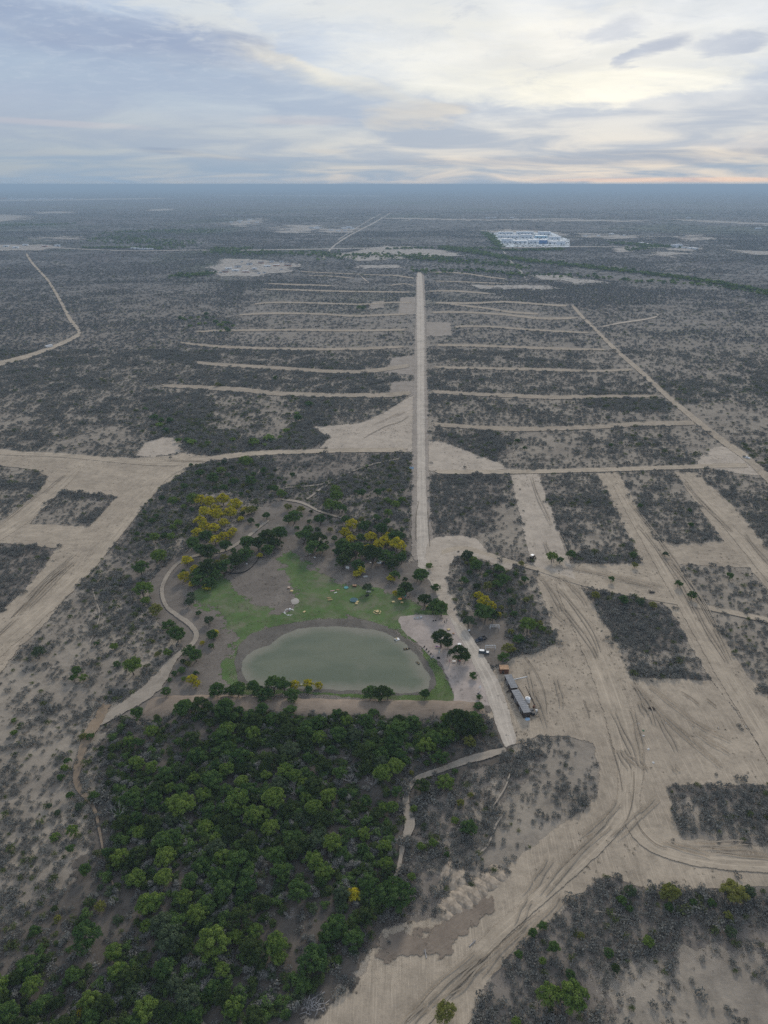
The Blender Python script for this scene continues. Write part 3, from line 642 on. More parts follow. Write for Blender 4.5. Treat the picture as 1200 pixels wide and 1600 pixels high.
# bare ground far off
for k_, pp in enumerate([
    [(330, 428), (338, 412), (352, 404), (400, 406), (462, 412), (458, 424), (400, 432), (345, 433)], [(425, 364), (452, 352), (502, 352), (485, 364)], [(487, 363), (505, 358), (560, 357), (548, 364)],
    [(350, 351), (372, 345), (410, 341), (408, 348), (375, 354)], [(-60, 386), (0, 383), (60, 382), (110, 386), (60, 391), (-60, 394)], [(-60, 346), (0, 335), (50, 338), (30, 344), (-60, 352)],
    [(55, 331), (110, 330), (115, 333), (60, 334)], [(762, 361), (800, 359), (860, 362), (890, 366), (885, 371), (860, 366), (775, 365)], [(902, 364), (925, 364), (945, 368), (990, 368), (1000, 373), (960, 374), (910, 370)],
    [(1050, 371), (1075, 368), (1095, 366), (1100, 371), (1120, 373), (1085, 377)], [(955, 388), (975, 387), (987, 393), (970, 396), (958, 393)], [(1030, 394), (1055, 393), (1080, 397), (1050, 402), (1022, 400)],
    [(1038, 387), (1090, 388), (1085, 393), (1040, 391)], [(520, 400), (600, 384), (700, 392), (720, 400), (640, 404), (560, 408)], [(560, 415), (620, 414), (630, 419), (570, 420)], [(740, 447), (858, 446), (860, 452), (750, 452)],
    [(830, 430), (880, 431), (945, 441), (900, 444), (840, 437)], [(600, 340), (760, 343), (900, 341), (900, 343), (760, 345), (600, 342)], [(1030, 342), (1120, 345), (1200, 349), (1260, 352), (1200, 352), (1110, 348)],
    [(820, 346), (900, 343), (1000, 345), (1000, 347), (900, 346)], [(-80, 313), (100, 311), (260, 309), (260, 311), (100, 313.5), (-80, 315)], [(230, 327), (270, 326), (272, 329), (235, 330)], [(1130, 390), (1200, 393), (1260, 402), (1180, 398)],
    [(60, 372), (110, 370), (120, 373), (70, 375)], [(330, 304.5), (600, 306), (600, 307.2), (330, 305.6)], [(0, 386.5), (40, 386), (50, 388), (0, 389)]]):
    patch('far_clearing', pp, M_farpatch, smooth=False, margin=26 if pp[0][1] > 380 else 90, block=True, clear=0)

# ------------------------------------------------------------------ value noise for the scatter
def vnoise(x, y, s, seed=0):
    r = np.random.default_rng(seed); T = r.random((256, 256))
    def one(x, y):
        xi = np.floor(x).astype(int); yi = np.floor(y).astype(int); fx = x - xi; fy = y - yi
        fx = fx * fx * (3 - 2 * fx); fy = fy * fy * (3 - 2 * fy)
        a = T[xi & 255, yi & 255]; b = T[(xi + 1) & 255, yi & 255]; c = T[xi & 255, (yi + 1) & 255]; d = T[(xi + 1) & 255, (yi + 1) & 255]
        return (a * (1 - fx) + b * fx) * (1 - fy) + (c * (1 - fx) + d * fx) * fy
    return (one(x / s, y / s) * 0.5 + one(x / s * 2.1 + 17, y / s * 2.1 + 5) * 0.3 + one(x / s * 4.3 + 51, y / s * 4.3 + 9) * 0.2)


# ------------------------------------------------------------------ plant meshes
def leaves(centres, radii, n_per, size, mat, name, flat=0.8, rough=0.5, seed=1, tones=None):
    """leaf-sized quads set on clumps, turned roughly outwards"""
    r = np.random.default_rng(seed); Vs = []
    for (cx, cy, cz), rad in zip(centres, radii):
        n = int(n_per * rad * rad); d = r.normal(size=(n, 3)); d /= np.linalg.norm(d, axis=1)[:, None]
        d[:, 2] = np.where(d[:, 2] < -0.35, -d[:, 2], d[:, 2])
        rr = rad * (0.62 + 0.42 * r.random(n) ** 0.7) * (1 + 0.12 * np.sin(d[:, 0] * 5 + cx) * np.sin(d[:, 1] * 6 + cy))
        p = d * rr[:, None] * np.array([1, 1, flat]) + np.array([cx, cy, cz])
        nn = d + r.normal(size=(n, 3)) * rough; nn /= np.linalg.norm(nn, axis=1)[:, None]
        t1 = np.cross(nn, r.normal(size=(n, 3))); t1 /= np.linalg.norm(t1, axis=1)[:, None]; t2 = np.cross(nn, t1)
        s = size * (0.6 + 0.8 * r.random(n))[:, None]; s2 = s * (0.5 + 0.5 * r.random(n))[:, None]
        Vs.append(np.stack([p - t1 * s, p - t2 * s2, p + t1 * s, p + t2 * s2], 1))
    A = np.concatenate(Vs).reshape(-1, 3)
    me = np_mesh(name, A, np.arange(len(A)).reshape(-1, 4), mat)
    tn = np.concatenate([np.full(len(v) * 4, r.random()) for v in Vs])
    me.attributes.new('tone', 'FLOAT', 'POINT').data.foreach_set('value', tn.astype(np.float32))
    return me


def tube(V, Fc, a, b, ra, rb, k=5):
    a = Vector(a); b = Vector(b); d = (b - a).normalized(); u = d.orthogonal().normalized(); w_ = d.cross(u); s = len(V)
    for p, r_ in ((a, ra), (b, rb)):
        for i in range(k): q = 2 * math.pi * i / k; V.append(p + u * math.cos(q) * r_ + w_ * math.sin(q) * r_)
    for i in range(k): Fc.append((s + i, s + (i + 1) % k, s + k + (i + 1) % k, s + k + i))


def branchwork(name, h, spread, mat, seed, levels=2, thick=0.2, n=5):
    rr = random.Random(seed); V, Fc = [], []
    top = Vector((rr.uniform(-.3, .3), rr.uniform(-.3, .3), h * 0.32)); tube(V, Fc, (0, 0, -0.2), top, thick * 1.3, thick)
    def grow(p, d, L, r_, lev):
        q = p + d * L; tube(V, Fc, p, q, r_, r_ * 0.6, 4)
        if lev:
            for _ in range(3):
                nd = (d + Vector((rr.uniform(-1, 1), rr.uniform(-1, 1), rr.uniform(-.2, .7))) * 0.75).normalized(); grow(q, nd, L * rr.uniform(.55, .8), r_ * 0.55, lev - 1)
    for i in range(n):
        a = 2 * math.pi * (i + rr.random() * .6) / n; grow(top, Vector((math.cos(a) * spread, math.sin(a) * spread, rr.uniform(.6, 1.1))).normalized(), h * 0.33, thick * 0.6, levels)
    me = bpy.data.meshes.new(name); me.from_pydata([tuple(v) for v in V], [], Fc); me.materials.append(mat); me.update(); return me


def crown_mesh(name, mat, seed, rad=1.0, hgt=4.6, clumps=11, leaf=0.17, n_per=190):
    """crown about 3.7 m in radius: many leaf clumps of unequal size spread over an uneven dome, with gaps"""
    rr = random.Random(seed); C_, Rr = [], []
    lob = [rr.uniform(.75, 1.15) for _ in range(5)]
    N_ = clumps * 3
    for i in range(N_):
        a = i * 2.4 + rr.uniform(-.5, .5); q = math.sqrt((i + .4) / N_) * 3.0 * rad * lob[int(a / 6.283 * 5) % 5]
        C_.append((math.cos(a) * q, math.sin(a) * q, hgt - 0.20 * q * q + rr.uniform(-.75, .75))); Rr.append(rr.uniform(0.5, 0.98))
    for i in range(7):
        a = rr.uniform(0, 6.28); C_.append((math.cos(a) * 1.7, math.sin(a) * 1.7, hgt - 1.9)); Rr.append(rr.uniform(0.7, 1.1))
    return leaves(C_, Rr, n_per, leaf, mat, name, 0.85, 0.5, seed)


CROWN = {}
for key, mat in (('g', M_green), ('d', M_dark), ('b', M_bright), ('p', M_pale), ('y', M_yellow), ('o', M_olive)):
    CROWN[key] = [crown_mesh('crown', mat, 11 + s * 7 + ord(key), hgt=4.4 + 0.3 * (s % 3), clumps=9 + 2 * (s % 3)) for s in range(4 if key in 'gdb' else 2)]
TRUNK = [branchwork('trunk', 4.6, 0.9, M_bark, s, 1, 0.2) for s in range(3)]
BARE = [branchwork('branches', 5.2, 0.8, M_dead, s + 20, 3, 0.12, 6) for s in range(3)]
KCOL = {'g': 'mid green', 'd': 'dark green', 'b': 'bright green', 'p': 'greyish', 'y': 'yellow', 'o': 'olive yellow', 'x': 'bare grey'}
TREES = []; TDESC = []


def zone(u, v, u0=0):
    if v > 1118 and u < 660:
        q = ('on its top edge' if v < 1150 else 'just under the top edge' if v < 1200 else 'in the upper part' if v < 1260 else 'just above halfway' if v < 1320 else 'halfway down' if v < 1380 else 'just below halfway' if v < 1440 else 'in the lower part' if v < 1500 else 'near the bottom' if v < 1550 else 'at the very bottom')
        s = ('leftmost fringe' if u < 130 else 'left fringe' if u < 210 else 'left side' if u < 280 else 'middle left' if u < 350 else 'middle' if u < 420 else 'middle right' if u < 490 else 'right side' if u < 560 else 'right fringe')
        return f'in the wood, {s}, {q}'
    if v > 1118: return 'in the scrub left of the broad dirt road' if u < 800 else 'in the scrub of the lower right corner'
    if u > 705 and v > 845: return 'in the thicket right of the camp road, ' + ('upper ' if v < 905 else 'middle ' if v < 955 else 'lower ') + ('left' if u < 765 else 'right')
    if v > 1050 and u > 320: return 'on the dam below the pond'
    if v > 960 and u > 600: return 'on the gravel beach right of the pond'
    if u < 250 or (u < 290 and v > 960): return 'beside the curving footpath, outer side'
    if v > 930 and u < 350: return 'on bare ground left of the pond'
    if u < 345 and v > 865: return 'at the left end of the lawn'
    if u < 450 and v > 822: return 'in the row between footpath and lawn'
    if u < 400 and v < 860: return 'in the cluster inside the bend of the broad track'
    if 450 <= u < 512 and v > 820: return 'in the clump behind the lawn'
    if u >= 512 and v > 812: return 'in the grove left of the main road'
    return 'in the scrub north of the park, ' + ('upper ' if v < 765 else 'lower ') + ('left' if u < 330 else 'middle' if u < 500 else 'right')


def tree(u, v, dpx, key, label=None):
    if key == 'd' and v < 1112 and len(TREES) % 2: key = 'g'
    hz = 3.6; dpx = dpx * (1.22 if v < 1115 or u > 700 else 1.0); s = max(0.3, dpx / pxm(v) / 7.3)
    p = P(u, v, hz * s * 0.9)
    i = len(TREES); rr = random.Random(i * 13 + 5)
    kindname = {'x': 'bare_tree', 'y': 'yellow_tree', 'o': 'yellow_tree', 'd': 'dark_green_tree', 'b': 'light_green_tree', 'p': 'grey_green_tree'}.get(key, 'green_tree')
    root = bpy.data.objects.new(kindname, None); COL.objects.link(root); root.empty_display_size = 0.5
    z0 = 0.0
    root.location = (p.x, p.y, z0); root.rotation_euler = (0, 0, rr.uniform(0, 6.28)); root.scale = (s * rr.uniform(.94, 1.06), s * rr.uniform(.94, 1.06), s * rr.uniform(.9, 1.1))
    if key == 'x':
        b = bpy.data.objects.new('branches', rr.choice(BARE)); COL.objects.link(b); b.parent = root
    else:
        t_ = bpy.data.objects.new('trunk', TRUNK[i % 3]); COL.objects.link(t_); t_.parent = root
        c_ = bpy.data.objects.new('crown', rr.choice(CROWN[key])); COL.objects.link(c_); c_.parent = root
    D = s * 7.3
    size = 'tiny' if D < 3.2 else 'small' if D < 5.2 else 'middling' if D < 7.4 else 'large' if D < 9.4 else 'huge'
    zn = zone(u, v)
    tag(root, label or f'{size} {KCOL[key]} tree {zn}', 'tree', f'{KCOL[key]} trees {zn.split(",")[0]}')
    TREES.append((p.x, p.y, D / 2, key)); TDESC.append(f'{size} {KCOL[key]} tree'); return root


T = """237,1143,24,b 200,1157,24,b 212,1193,30,b 238,1198,26,b 200,1247,36,g 242,1247,32,g 283,1257,50,b 333,1218,38,g 297,1155,38,d 307,1183,34,g 370,1250,46,b 270,1307,36,g 188,1340,34,b 257,1337,40,b 213,1373,36,b
255,1370,34,b 298,1377,32,g 370,1347,46,g 233,1410,48,b 307,1427,40,b 230,1447,26,b 333,1470,60,b 267,1467,50,p 133,1463,52,g 183,1518,38,b 177,1487,32,b 113,1523,34,g 42,1510,40,g 50,1540,34,b 257,1517,42,g 347,1517,32,b
228,1577,46,b 365,1573,40,b 293,1560,50,p 123,1582,18,y 143,1592,36,g 13,1583,46,g 60,1577,30,g 90,1567,26,d 373,1180,36,g 393,1273,36,b 530,1147,32,g 453,1170,36,p 583,1115,20,g 620,1140,46,g 427,1247,44,b 513,1243,32,b
490,1227,38,d 597,1207,36,b 597,1180,32,g 567,1177,36,d 620,1238,24,g 600,1263,22,b 697,1220,32,b 687,1183,32,g 647,1263,14,b 408,1273,36,b 570,1303,26,b 547,1303,26,g 600,1323,26,b 603,1350,26,b 567,1327,24,g 497,1310,42,p
433,1337,38,g 507,1360,34,b 467,1390,42,g 627,1400,48,g 553,1397,26,y 525,1447,46,g 490,1497,54,g 430,1477,42,b 573,1433,32,d 697,1582,36,o 657,1323,16,b 677,1317,18,b 643,1370,16,b 733,1158,20,o 717,1130,40,d 745,1135,30,d 733,1292,24,g
660,1227,28,d 1048,1395,28,o 1147,1392,36,o 857,1553,34,b 897,1557,46,b 865,1480,18,g 1013,1472,18,b 1138,1430,14,o 848,1502,12,b 807,1597,16,b 1170,1392,20,p 985,1392,20,p 1142,1455,20,p
302,778,20,b 287,760,12,g 270,782,16,b 333,747,18,g 382,720,22,b 393,750,18,g 278,817,14,b 270,823,12,b 242,840,16,b 257,837,12,g 268,838,14,b 248,870,24,b 220,887,24,g 223,920,28,b 227,938,14,b 242,952,20,o 262,975,20,g 276,990,28,g
207,1042,28,b 262,1020,14,b 178,1010,12,b 183,1037,12,g 120,1048,16,g 130,1058,14,b 60,1020,20,p 312,738,14,g 345,735,14,b 365,752,14,g 350,762,12,g 412,735,12,g
312,780,18,y 328,784,20,y 348,780,20,y 368,788,20,y 360,800,20,y 340,804,20,y 320,800,20,y 312,812,18,y 336,794,18,y 350,816,16,y 320,822,18,y 308,832,18,y 348,838,18,y 358,834,14,y 352,852,20,g 302,848,22,g 312,858,20,g 326,860,30,d 336,842,18,y 322,836,22,g
334,824,18,y 382,796,12,y 392,796,16,o 376,811,10,y 364,828,12,y 392,813,12,d 416,806,12,d 402,822,8,g 436,832,26,d 418,840,26,d 388,848,26,d 404,850,22,d 384,866,24,d 368,876,24,d 350,884,26,d 324,886,30,d 336,896,20,d 310,896,24,g 304,888,16,y 292,876,18,y 288,900,18,y
308,908,20,g 300,912,12,y 326,910,22,g 322,918,12,y 296,940,14,p 298,930,12,p 310,958,9,g 326,968,16,p 406,868,9,y 418,858,20,d 430,848,20,d
474,838,26,d 496,844,28,d 488,856,26,d 480,828,18,g 504,856,18,d 460,806,24,g 450,812,14,d 440,772,16,b 430,764,12,g 518,790,24,b 526,776,20,b 524,764,16,b 534,796,16,g 588,808,14,g 606,800,14,b 618,786,14,b 628,780,10,b 590,768,14,g 566,770,14,g
550,820,20,y 540,832,18,y 580,838,20,y 620,850,24,y 602,846,20,y 574,858,18,y 536,854,26,g 556,858,26,d 582,866,30,d 602,866,28,d 616,838,26,g 590,852,18,y 536,878,22,d 560,884,22,d 562,892,16,y 557,897,12,y 612,882,20,d 616,898,16,d 610,904,12,y 596,826,22,d 568,822,18,g 548,842,16,y
606,836,14,y 628,872,18,d 545,868,20,d 574,918,16,p 634,920,22,d 628,928,16,d 618,926,9,y 516,827,9,o 500,812,18,g 470,795,12,o 450,792,12,o 528,862,16,g 540,812,14,g 564,838,14,g
671,884,12,b 659,898,24,d 652,901,14,g 681,918,14,g 664,938,20,d 682,944,20,g 690,952,24,g 676,950,18,d 633,905,9,d 730,868,18,p 745,884,20,g 740,875,14,b 725,907,14,g 780,890,16,g 786,905,20,g 776,912,18,g 762,915,14,o
748,930,14,y 758,936,14,y 768,946,14,y 752,940,14,y 758,958,28,d 770,962,18,d 750,952,18,g 779,960,9,y 825,976,26,b 810,997,18,g 786,1026,20,g 795,1012,18,o 815,880,9,o 820,905,12,g 800,940,16,p 803,958,12,g 822,937,10,o 775,900,10,g
733,970,20,p 690,998,30,d 700,1004,16,g 717,1021,28,d 728,1026,16,g 739,1055,12,g 749,1089,10,g 748,1103,16,g 741,1060,6,g 664,1084,16,g 580,1081,24,d 596,1083,26,d 606,1082,18,g 340,1078,26,g 358,1080,18,g 372,1078,24,g 396,1073,20,g 428,1068,34,g 444,1072,20,g
414,1086,24,g 404,1080,18,g 456,1086,24,g 460,1070,16,y 481,1068,16,y 483,1077,12,g 498,1070,12,y 296,1016,22,d 306,1024,22,g 332,992,18,g 334,988,14,y 316,1004,8,y 330,1009,9,g 300,1061,16,y 308,1068,12,y 272,1052,10,g 284,1047,12,g 306,1052,9,g 260,1080,16,g
326,1102,16,d 348,1104,14,d 288,1108,30,d 312,1104,28,d 374,1110,14,d
863,870,18,b 893,867,14,g 875,875,12,g 990,866,12,g 992,882,10,o 1060,912,12,g 1082,930,14,g 1140,900,12,g 1040,865,10,p 955,905,10,g 930,930,14,o 975,937,16,g 1000,940,14,p 1020,945,12,o
808,688,9,g 955,695,7,g 820,700,7,g 1000,790,8,g 1080,820,9,g 1078,797,7,g 140,1150,16,g 105,1190,14,g 22,1125,10,b 22,1145,12,b 130,1150,14,o 100,1200,14,b 95,1215,14,g 115,1060,12,g 150,1005,9,g 340,600,8,o 430,590,8,g"""
for row in T.split():
    a = row.split(','); tree(float(a[0]), float(a[1]), float(a[2]), a[3])
for (u, v, d) in [(350, 1192, 26), (375, 1182, 26), (545, 1216, 28), (452, 1150, 22), (582, 1222, 26), (385, 1308, 24), (420, 1315, 22), (520, 1352, 26), (165, 1550, 30), (282, 1300, 26), (290, 1285, 22), (455, 1430, 26), (480, 1572, 26), (310, 1335, 22), (230, 1185, 20), (140, 1500, 22), (556, 1202, 20), (470, 1310, 20)]:
    tree(u, v, d, 'x')
for k_, (poly_, n_, lo_, hi_) in enumerate([([(200, 780), (300, 725), (400, 716), (470, 750), (400, 775), (300, 765), (250, 860), (215, 960), (170, 930), (185, 850)], 34, 3.0, 5.2), ([(480, 770), (560, 730), (640, 720), (645, 850), (560, 810), (500, 800)], 18, 2.6, 4.6),
        ([(715, 855), (800, 885), (860, 1000), (800, 1020), (740, 920)], 16, 2.4, 4.4), ([(290, 870), (350, 868), (440, 825), (450, 850), (380, 890), (320, 915), (285, 900)], 12, 3.4, 5.6), ([(520, 840), (560, 812), (630, 820), (632, 870), (600, 885), (540, 880)], 14, 3.6, 6.0), ([(285, 775), (400, 765), (400, 800), (350, 830), (290, 850)], 10, 3.0, 5.0), ([(450, 790), (520, 800), (515, 830), (460, 845)], 8, 2.8, 4.8), ([(90, 1230), (190, 1150), (200, 1440), (60, 1500), (20, 1420)], 22, 3.0, 5.6), ([(230, 1000), (290, 1000), (300, 1070), (250, 1075)], 6, 2.2, 3.6), ([(640, 1190), (760, 1210), (700, 1350), (650, 1330)], 8, 2.2, 3.6), ([(780, 1500), (900, 1400), (1190, 1395), (1190, 1440), (900, 1590), (780, 1590)], 12, 2.0, 3.4)]):
    pp_ = [P(u, v)[:2] for u, v in poly_]; AA = np.array(pp_); rr = random.Random(50 + k_); c_ = 0
    for _ in range(2000):
        if c_ >= n_: break
        x = rr.uniform(AA[:, 0].min(), AA[:, 0].max()); y = rr.uniform(AA[:, 1].min(), AA[:, 1].max()); D = rr.uniform(lo_, hi_)
        if in_poly(np.array([x]), np.array([y]), pp_)[0] and not any((x - q[0]) ** 2 + (y - q[1]) ** 2 < (.8 * (D / 2 + q[2])) ** 2 for q in TREES) and not any(c > 0 and c != 0.51 and in_poly(np.array([x]), np.array([y]), p)[0] for p, c in SHAPES):
            uu, vv = proj(x, y, 2.0); tree(float(uu), float(vv), D * pxm(float(vv)) / 1.22, rr.choice('gggbpdo')); c_ += 1
# fill the wood: darts inside its outline
wood = [(185, 1128), (230, 1122), (330, 1112), (480, 1122), (600, 1130), (740, 1128), (770, 1140), (690, 1170), (640, 1190), (622, 1240), (612, 1310), (620, 1400), (575, 1450), (560, 1490), (500, 1540), (440, 1600), (330, 1640), (-20, 1640), (-20, 1560), (60, 1490), (110, 1440),
        (160, 1380), (180, 1320), (170, 1250), (170, 1170)]
wp_ = [P(u, v)[:2] for u, v in wood]; A = np.array(wp_); tries = 0; added = 0
NB = len(TREES)
rr = random.Random(3)
while added < 175 and tries < 9000:
    tries += 1; x = rr.uniform(A[:, 0].min(), A[:, 0].max()); y = rr.uniform(A[:, 1].min(), A[:, 1].max())
    if not in_poly(np.array([x]), np.array([y]), wp_)[0]: continue
    D = rr.uniform(4.6, 8.2)
    uu, vv = proj(x, y, 3.0)
    dens = vnoise(np.array([x]), np.array([y]), 26.0, 4)[0]
    if uu < 330 and dens < 0.50: continue
    if dens < 0.32: continue
    if any((x - q[0]) ** 2 + (y - q[1]) ** 2 < (0.50 * (D / 2 + q[2])) ** 2 * (1.0 if q[3] != 'x' else 0.6) for q in TREES): continue
    tree(float(uu), float(vv), D * pxm(float(vv)), 'd' if rr.random() < 0.34 else 'g' if rr.random() < 0.55 else 'p' if rr.random() < .25 else 'x' if rr.random() < .18 else 'b'); added += 1
print('trees', len(TREES), 'filled', added)

# ------------------------------------------------------------------ scrub
def bush_mesh(name, mat, seed, n, leaf, h=0.55):
    rr = random.Random(seed); C_, Rr = [], []
    for i in range(5):
        a = rr.uniform(0, 6.28); q = rr.uniform(.2, .62); C_.append((math.cos(a) * q, math.sin(a) * q, h * rr.uniform(.5, .9))); Rr.append(rr.uniform(.34, .52))
    return leaves(C_, Rr, n, leaf, mat, name, 0.9, 0.9, seed)


BUSH = [bush_mesh('shrub', M_scrub, s, 120, 0.12) for s in range(4)] + [bush_mesh('shrub', M_scrubg, s + 9, 120, 0.12) for s in range(2)]
src = bpy.data.collections.new('shrub_kinds')
for i, me in enumerate(BUSH):
    o = bpy.data.objects.new(f'kind_{i}', me); src.objects.link(o)
src2 = bpy.data.collections.new('far_shrub_kinds')
FARB = [bush_mesh('far_shrub', M_far, 40 + s, 26, 0.20) for s in range(3)] + [bush_mesh('far_shrub', M_scrubg, 44, 26, 0.20)]
for i, me in enumerate(FARB):
    o = bpy.data.objects.new(f'far_kind_{i}', me); src2.objects.link(o)
src3 = bpy.data.collections.new('far_tree_kinds')
for i, mt in enumerate((M_green, M_bright)):
    me = leaves([(0, 0, 2.4), (1.5, .8, 2.0), (-1.4, .9, 2.1), (.3, -1.6, 1.9)], [2.0, 1.5, 1.5, 1.6], 14, 0.6, mt, 'far_tree', 0.8, 0.5, 60 + i)
    o = bpy.data.objects.new(f'tree_kind_{i}', me); src3.objects.link(o)


def scatter(name, pts, scl, vi, coll, label):
    me = bpy.data.meshes.new(name); me.vertices.add(len(pts)); me.vertices.foreach_set('co', pts.astype(np.float32).ravel())
    me.attributes.new('scl', 'FLOAT_VECTOR', 'POINT').data.foreach_set('vector', scl.astype(np.float32).ravel())
    me.attributes.new('rz', 'FLOAT', 'POINT').data.foreach_set('value', (RNG.random(len(pts)) * 6.28).astype(np.float32))
    me.attributes.new('vi', 'INT', 'POINT').data.foreach_set('value', vi.astype(np.int32)); me.update()
    o = bpy.data.objects.new(name, me); COL.objects.link(o); tag(o, label, kind='stuff')
    ng = bpy.data.node_groups.new('scatter', 'GeometryNodeTree')
    ng.interface.new_socket('Geometry', in_out='INPUT', socket_type='NodeSocketGeometry'); ng.interface.new_socket('Geometry', in_out='OUTPUT', socket_type='NodeSocketGeometry')
    N = ng.nodes; L = ng.links; gi = N.new('NodeGroupInput'); go = N.new('NodeGroupOutput'); ip = N.new('GeometryNodeInstanceOnPoints')
    ci = N.new('GeometryNodeCollectionInfo'); ci.inputs['Collection'].default_value = coll; ci.inputs['Separate Children'].default_value = True; ci.inputs['Reset Children'].default_value = True
    def na(nm, ty):
        a = N.new('GeometryNodeInputNamedAttribute'); a.data_type = ty; a.inputs['Name'].default_value = nm; return a.outputs[0]
    cx_ = N.new('ShaderNodeCombineXYZ'); L.new(na('rz', 'FLOAT'), cx_.inputs[2])
    L.new(gi.outputs[0], ip.inputs['Points']); L.new(ci.outputs[0], ip.inputs['Instance']); ip.inputs['Pick Instance'].default_value = True
    L.new(na('vi', 'INT'), ip.inputs['Instance Index']); L.new(cx_.outputs[0], ip.inputs['Rotation']); L.new(na('scl', 'FLOAT_VECTOR'), ip.inputs['Scale'])
    L.new(ip.outputs[0], go.inputs[0])
    md = o.modifiers.new('scatter', 'NODES'); md.node_group = ng
    return o


LZ = 0.004
# how thick the scrub stands, by place (outlines in photo pixels): factor, greenness
DENS = [([(620, 1180), (800, 1170), (830, 1190), (700, 1290), (660, 1290), (690, 1440), (600, 1450), (610, 1250)], 1.6, .06), ([(640, 1180), (830, 1190), (830, 1400), (680, 1440), (640, 1400)], 1.15, .05),
        ([(800, 1190), (935, 1200), (930, 1250), (800, 1340), (740, 1330), (770, 1260)], 0.85, .04),
        ([(230, 760), (300, 725), (400, 715), (640, 705), (650, 870), (520, 850), (420, 790), (330, 770), (240, 900), (200, 1000), (180, 860)], 1.4, .26), ([(430, 712), (600, 706), (560, 740), (440, 760)], 0.5, .05),
        ([(705, 850), (800, 870), (870, 1010), (800, 1035), (760, 980)], 1.6, .22), ([(60, 960), (250, 950), (250, 1060), (60, 1080), (20, 1060)], 0.95, .10), ([(130, 880), (250, 880), (260, 1000), (200, 1010), (120, 960)], 1.25, .2),
        ([(-60, 1130), (100, 1120), (150, 1260), (90, 1400), (-60, 1430)], 0.85, .12), ([(90, 1150), (230, 1150), (230, 1500), (60, 1480)], 1.0, .2), ([(-60, 1400), (180, 1380), (300, 1620), (-60, 1620)], 1.0, .3),
        ([(850, 1400), (960, 1360), (1260, 1380), (1260, 1470), (1000, 1490), (900, 1620), (700, 1640)], 1.5, .08), ([(1000, 1480), (1260, 1460), (1260, 1640), (950, 1640)], 0.45, .08), ([(670, 742), (790, 742), (740, 840), (674, 836)], 1.3, .03),
        ([(740, 800), (800, 780), (830, 880), (780, 880)], 0.6, .0), ([(700, 690), (760, 672), (800, 690), (770, 722)], 1.9, .08), ([(600, 640), (500, 660), (520, 620), (560, 600)], 1.2, .06), ([(480, 620), (520, 620), (500, 700), (470, 700), (300, 690), (300, 640)], 1.2, .10),
        ([(330, 620), (470, 620), (470, 690), (330, 680)], 0.55, .2), ([(1040, 1228), (1200, 1228), (1260, 1330), (1066, 1312)], .7, .03), ([(1110, 1240), (1260, 1228), (1260, 1290), (1160, 1290)], 1.5, .03), ([(270, 1120), (600, 1120), (620, 1450), (450, 1620), (200, 1620)], .85, .35),
        ([(95, 768), (182, 776), (140, 823), (45, 818)], .55, .02), ([(0, 848), (88, 857), (0, 958), (-60, 1000), (-60, 850)], 1.3, .02), ([(915, 925), (1050, 948), (1080, 1010), (940, 1000)], 1.4, .06), ([(940, 990), (1085, 1000), (1112, 1064), (980, 1056)], 1.15, .04),
        ([(1060, 880), (1300, 880), (1300, 1150), (1100, 955)], .95, .12)]
DENS += [([(225, 630), (250, 622), (335, 680), (440, 690), (480, 640), (520, 620), (515, 690), (480, 705), (330, 712), (290, 700)], 1.7, .12), ([(345, 440), (385, 440), (372, 500), (350, 540), (330, 575), (300, 575), (335, 500)], 1.7, .05), ([(250, 540), (330, 560), (330, 575), (240, 560)], 1.8, .04),
        ([(660, 835), (700, 838), (742, 842), (764, 864), (700, 850)], .3, 0), ([(1042, 1222), (1200, 1220), (1260, 1224), (1260, 1238), (1042, 1236)], 2.6, .02), ([(975, 1046), (1116, 1056), (1114, 1066), (975, 1060)], 2.4, .02), ([(92, 763), (187, 773), (184, 781), (92, 773)], 2.6, .02), ([(130, 815), (142, 815), (185, 780), (178, 776)], 2.0, .0),
        ([(0, 846), (90, 855), (86, 868), (0, 862)], 2.2, .02), ([(840, 742), (846, 742), (898, 880), (890, 880)], 1.6, .05), ([(890, 868), (1000, 866), (1000, 882), (890, 882)], 2.2, .25), ([(480, 1108), (800, 1118), (790, 1150), (480, 1135)], 1.8, .1), ([(912, 924), (955, 925), (1040, 945), (1036, 955), (930, 945)], 1.9, .2),
        ([(850, 1440), (900, 1400), (945, 1372), (1200, 1388), (1200, 1440), (1000, 1440), (960, 1480), (860, 1560), (760, 1600), (740, 1560)], 1.45, .08)]
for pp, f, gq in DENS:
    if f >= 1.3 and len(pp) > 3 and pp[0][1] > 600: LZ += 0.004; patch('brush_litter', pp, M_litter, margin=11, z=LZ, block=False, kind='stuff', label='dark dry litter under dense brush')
DP = [(np.array([P(u, v)[:2] for u, v in pp]), f, gq) for pp, f, gq in DENS]


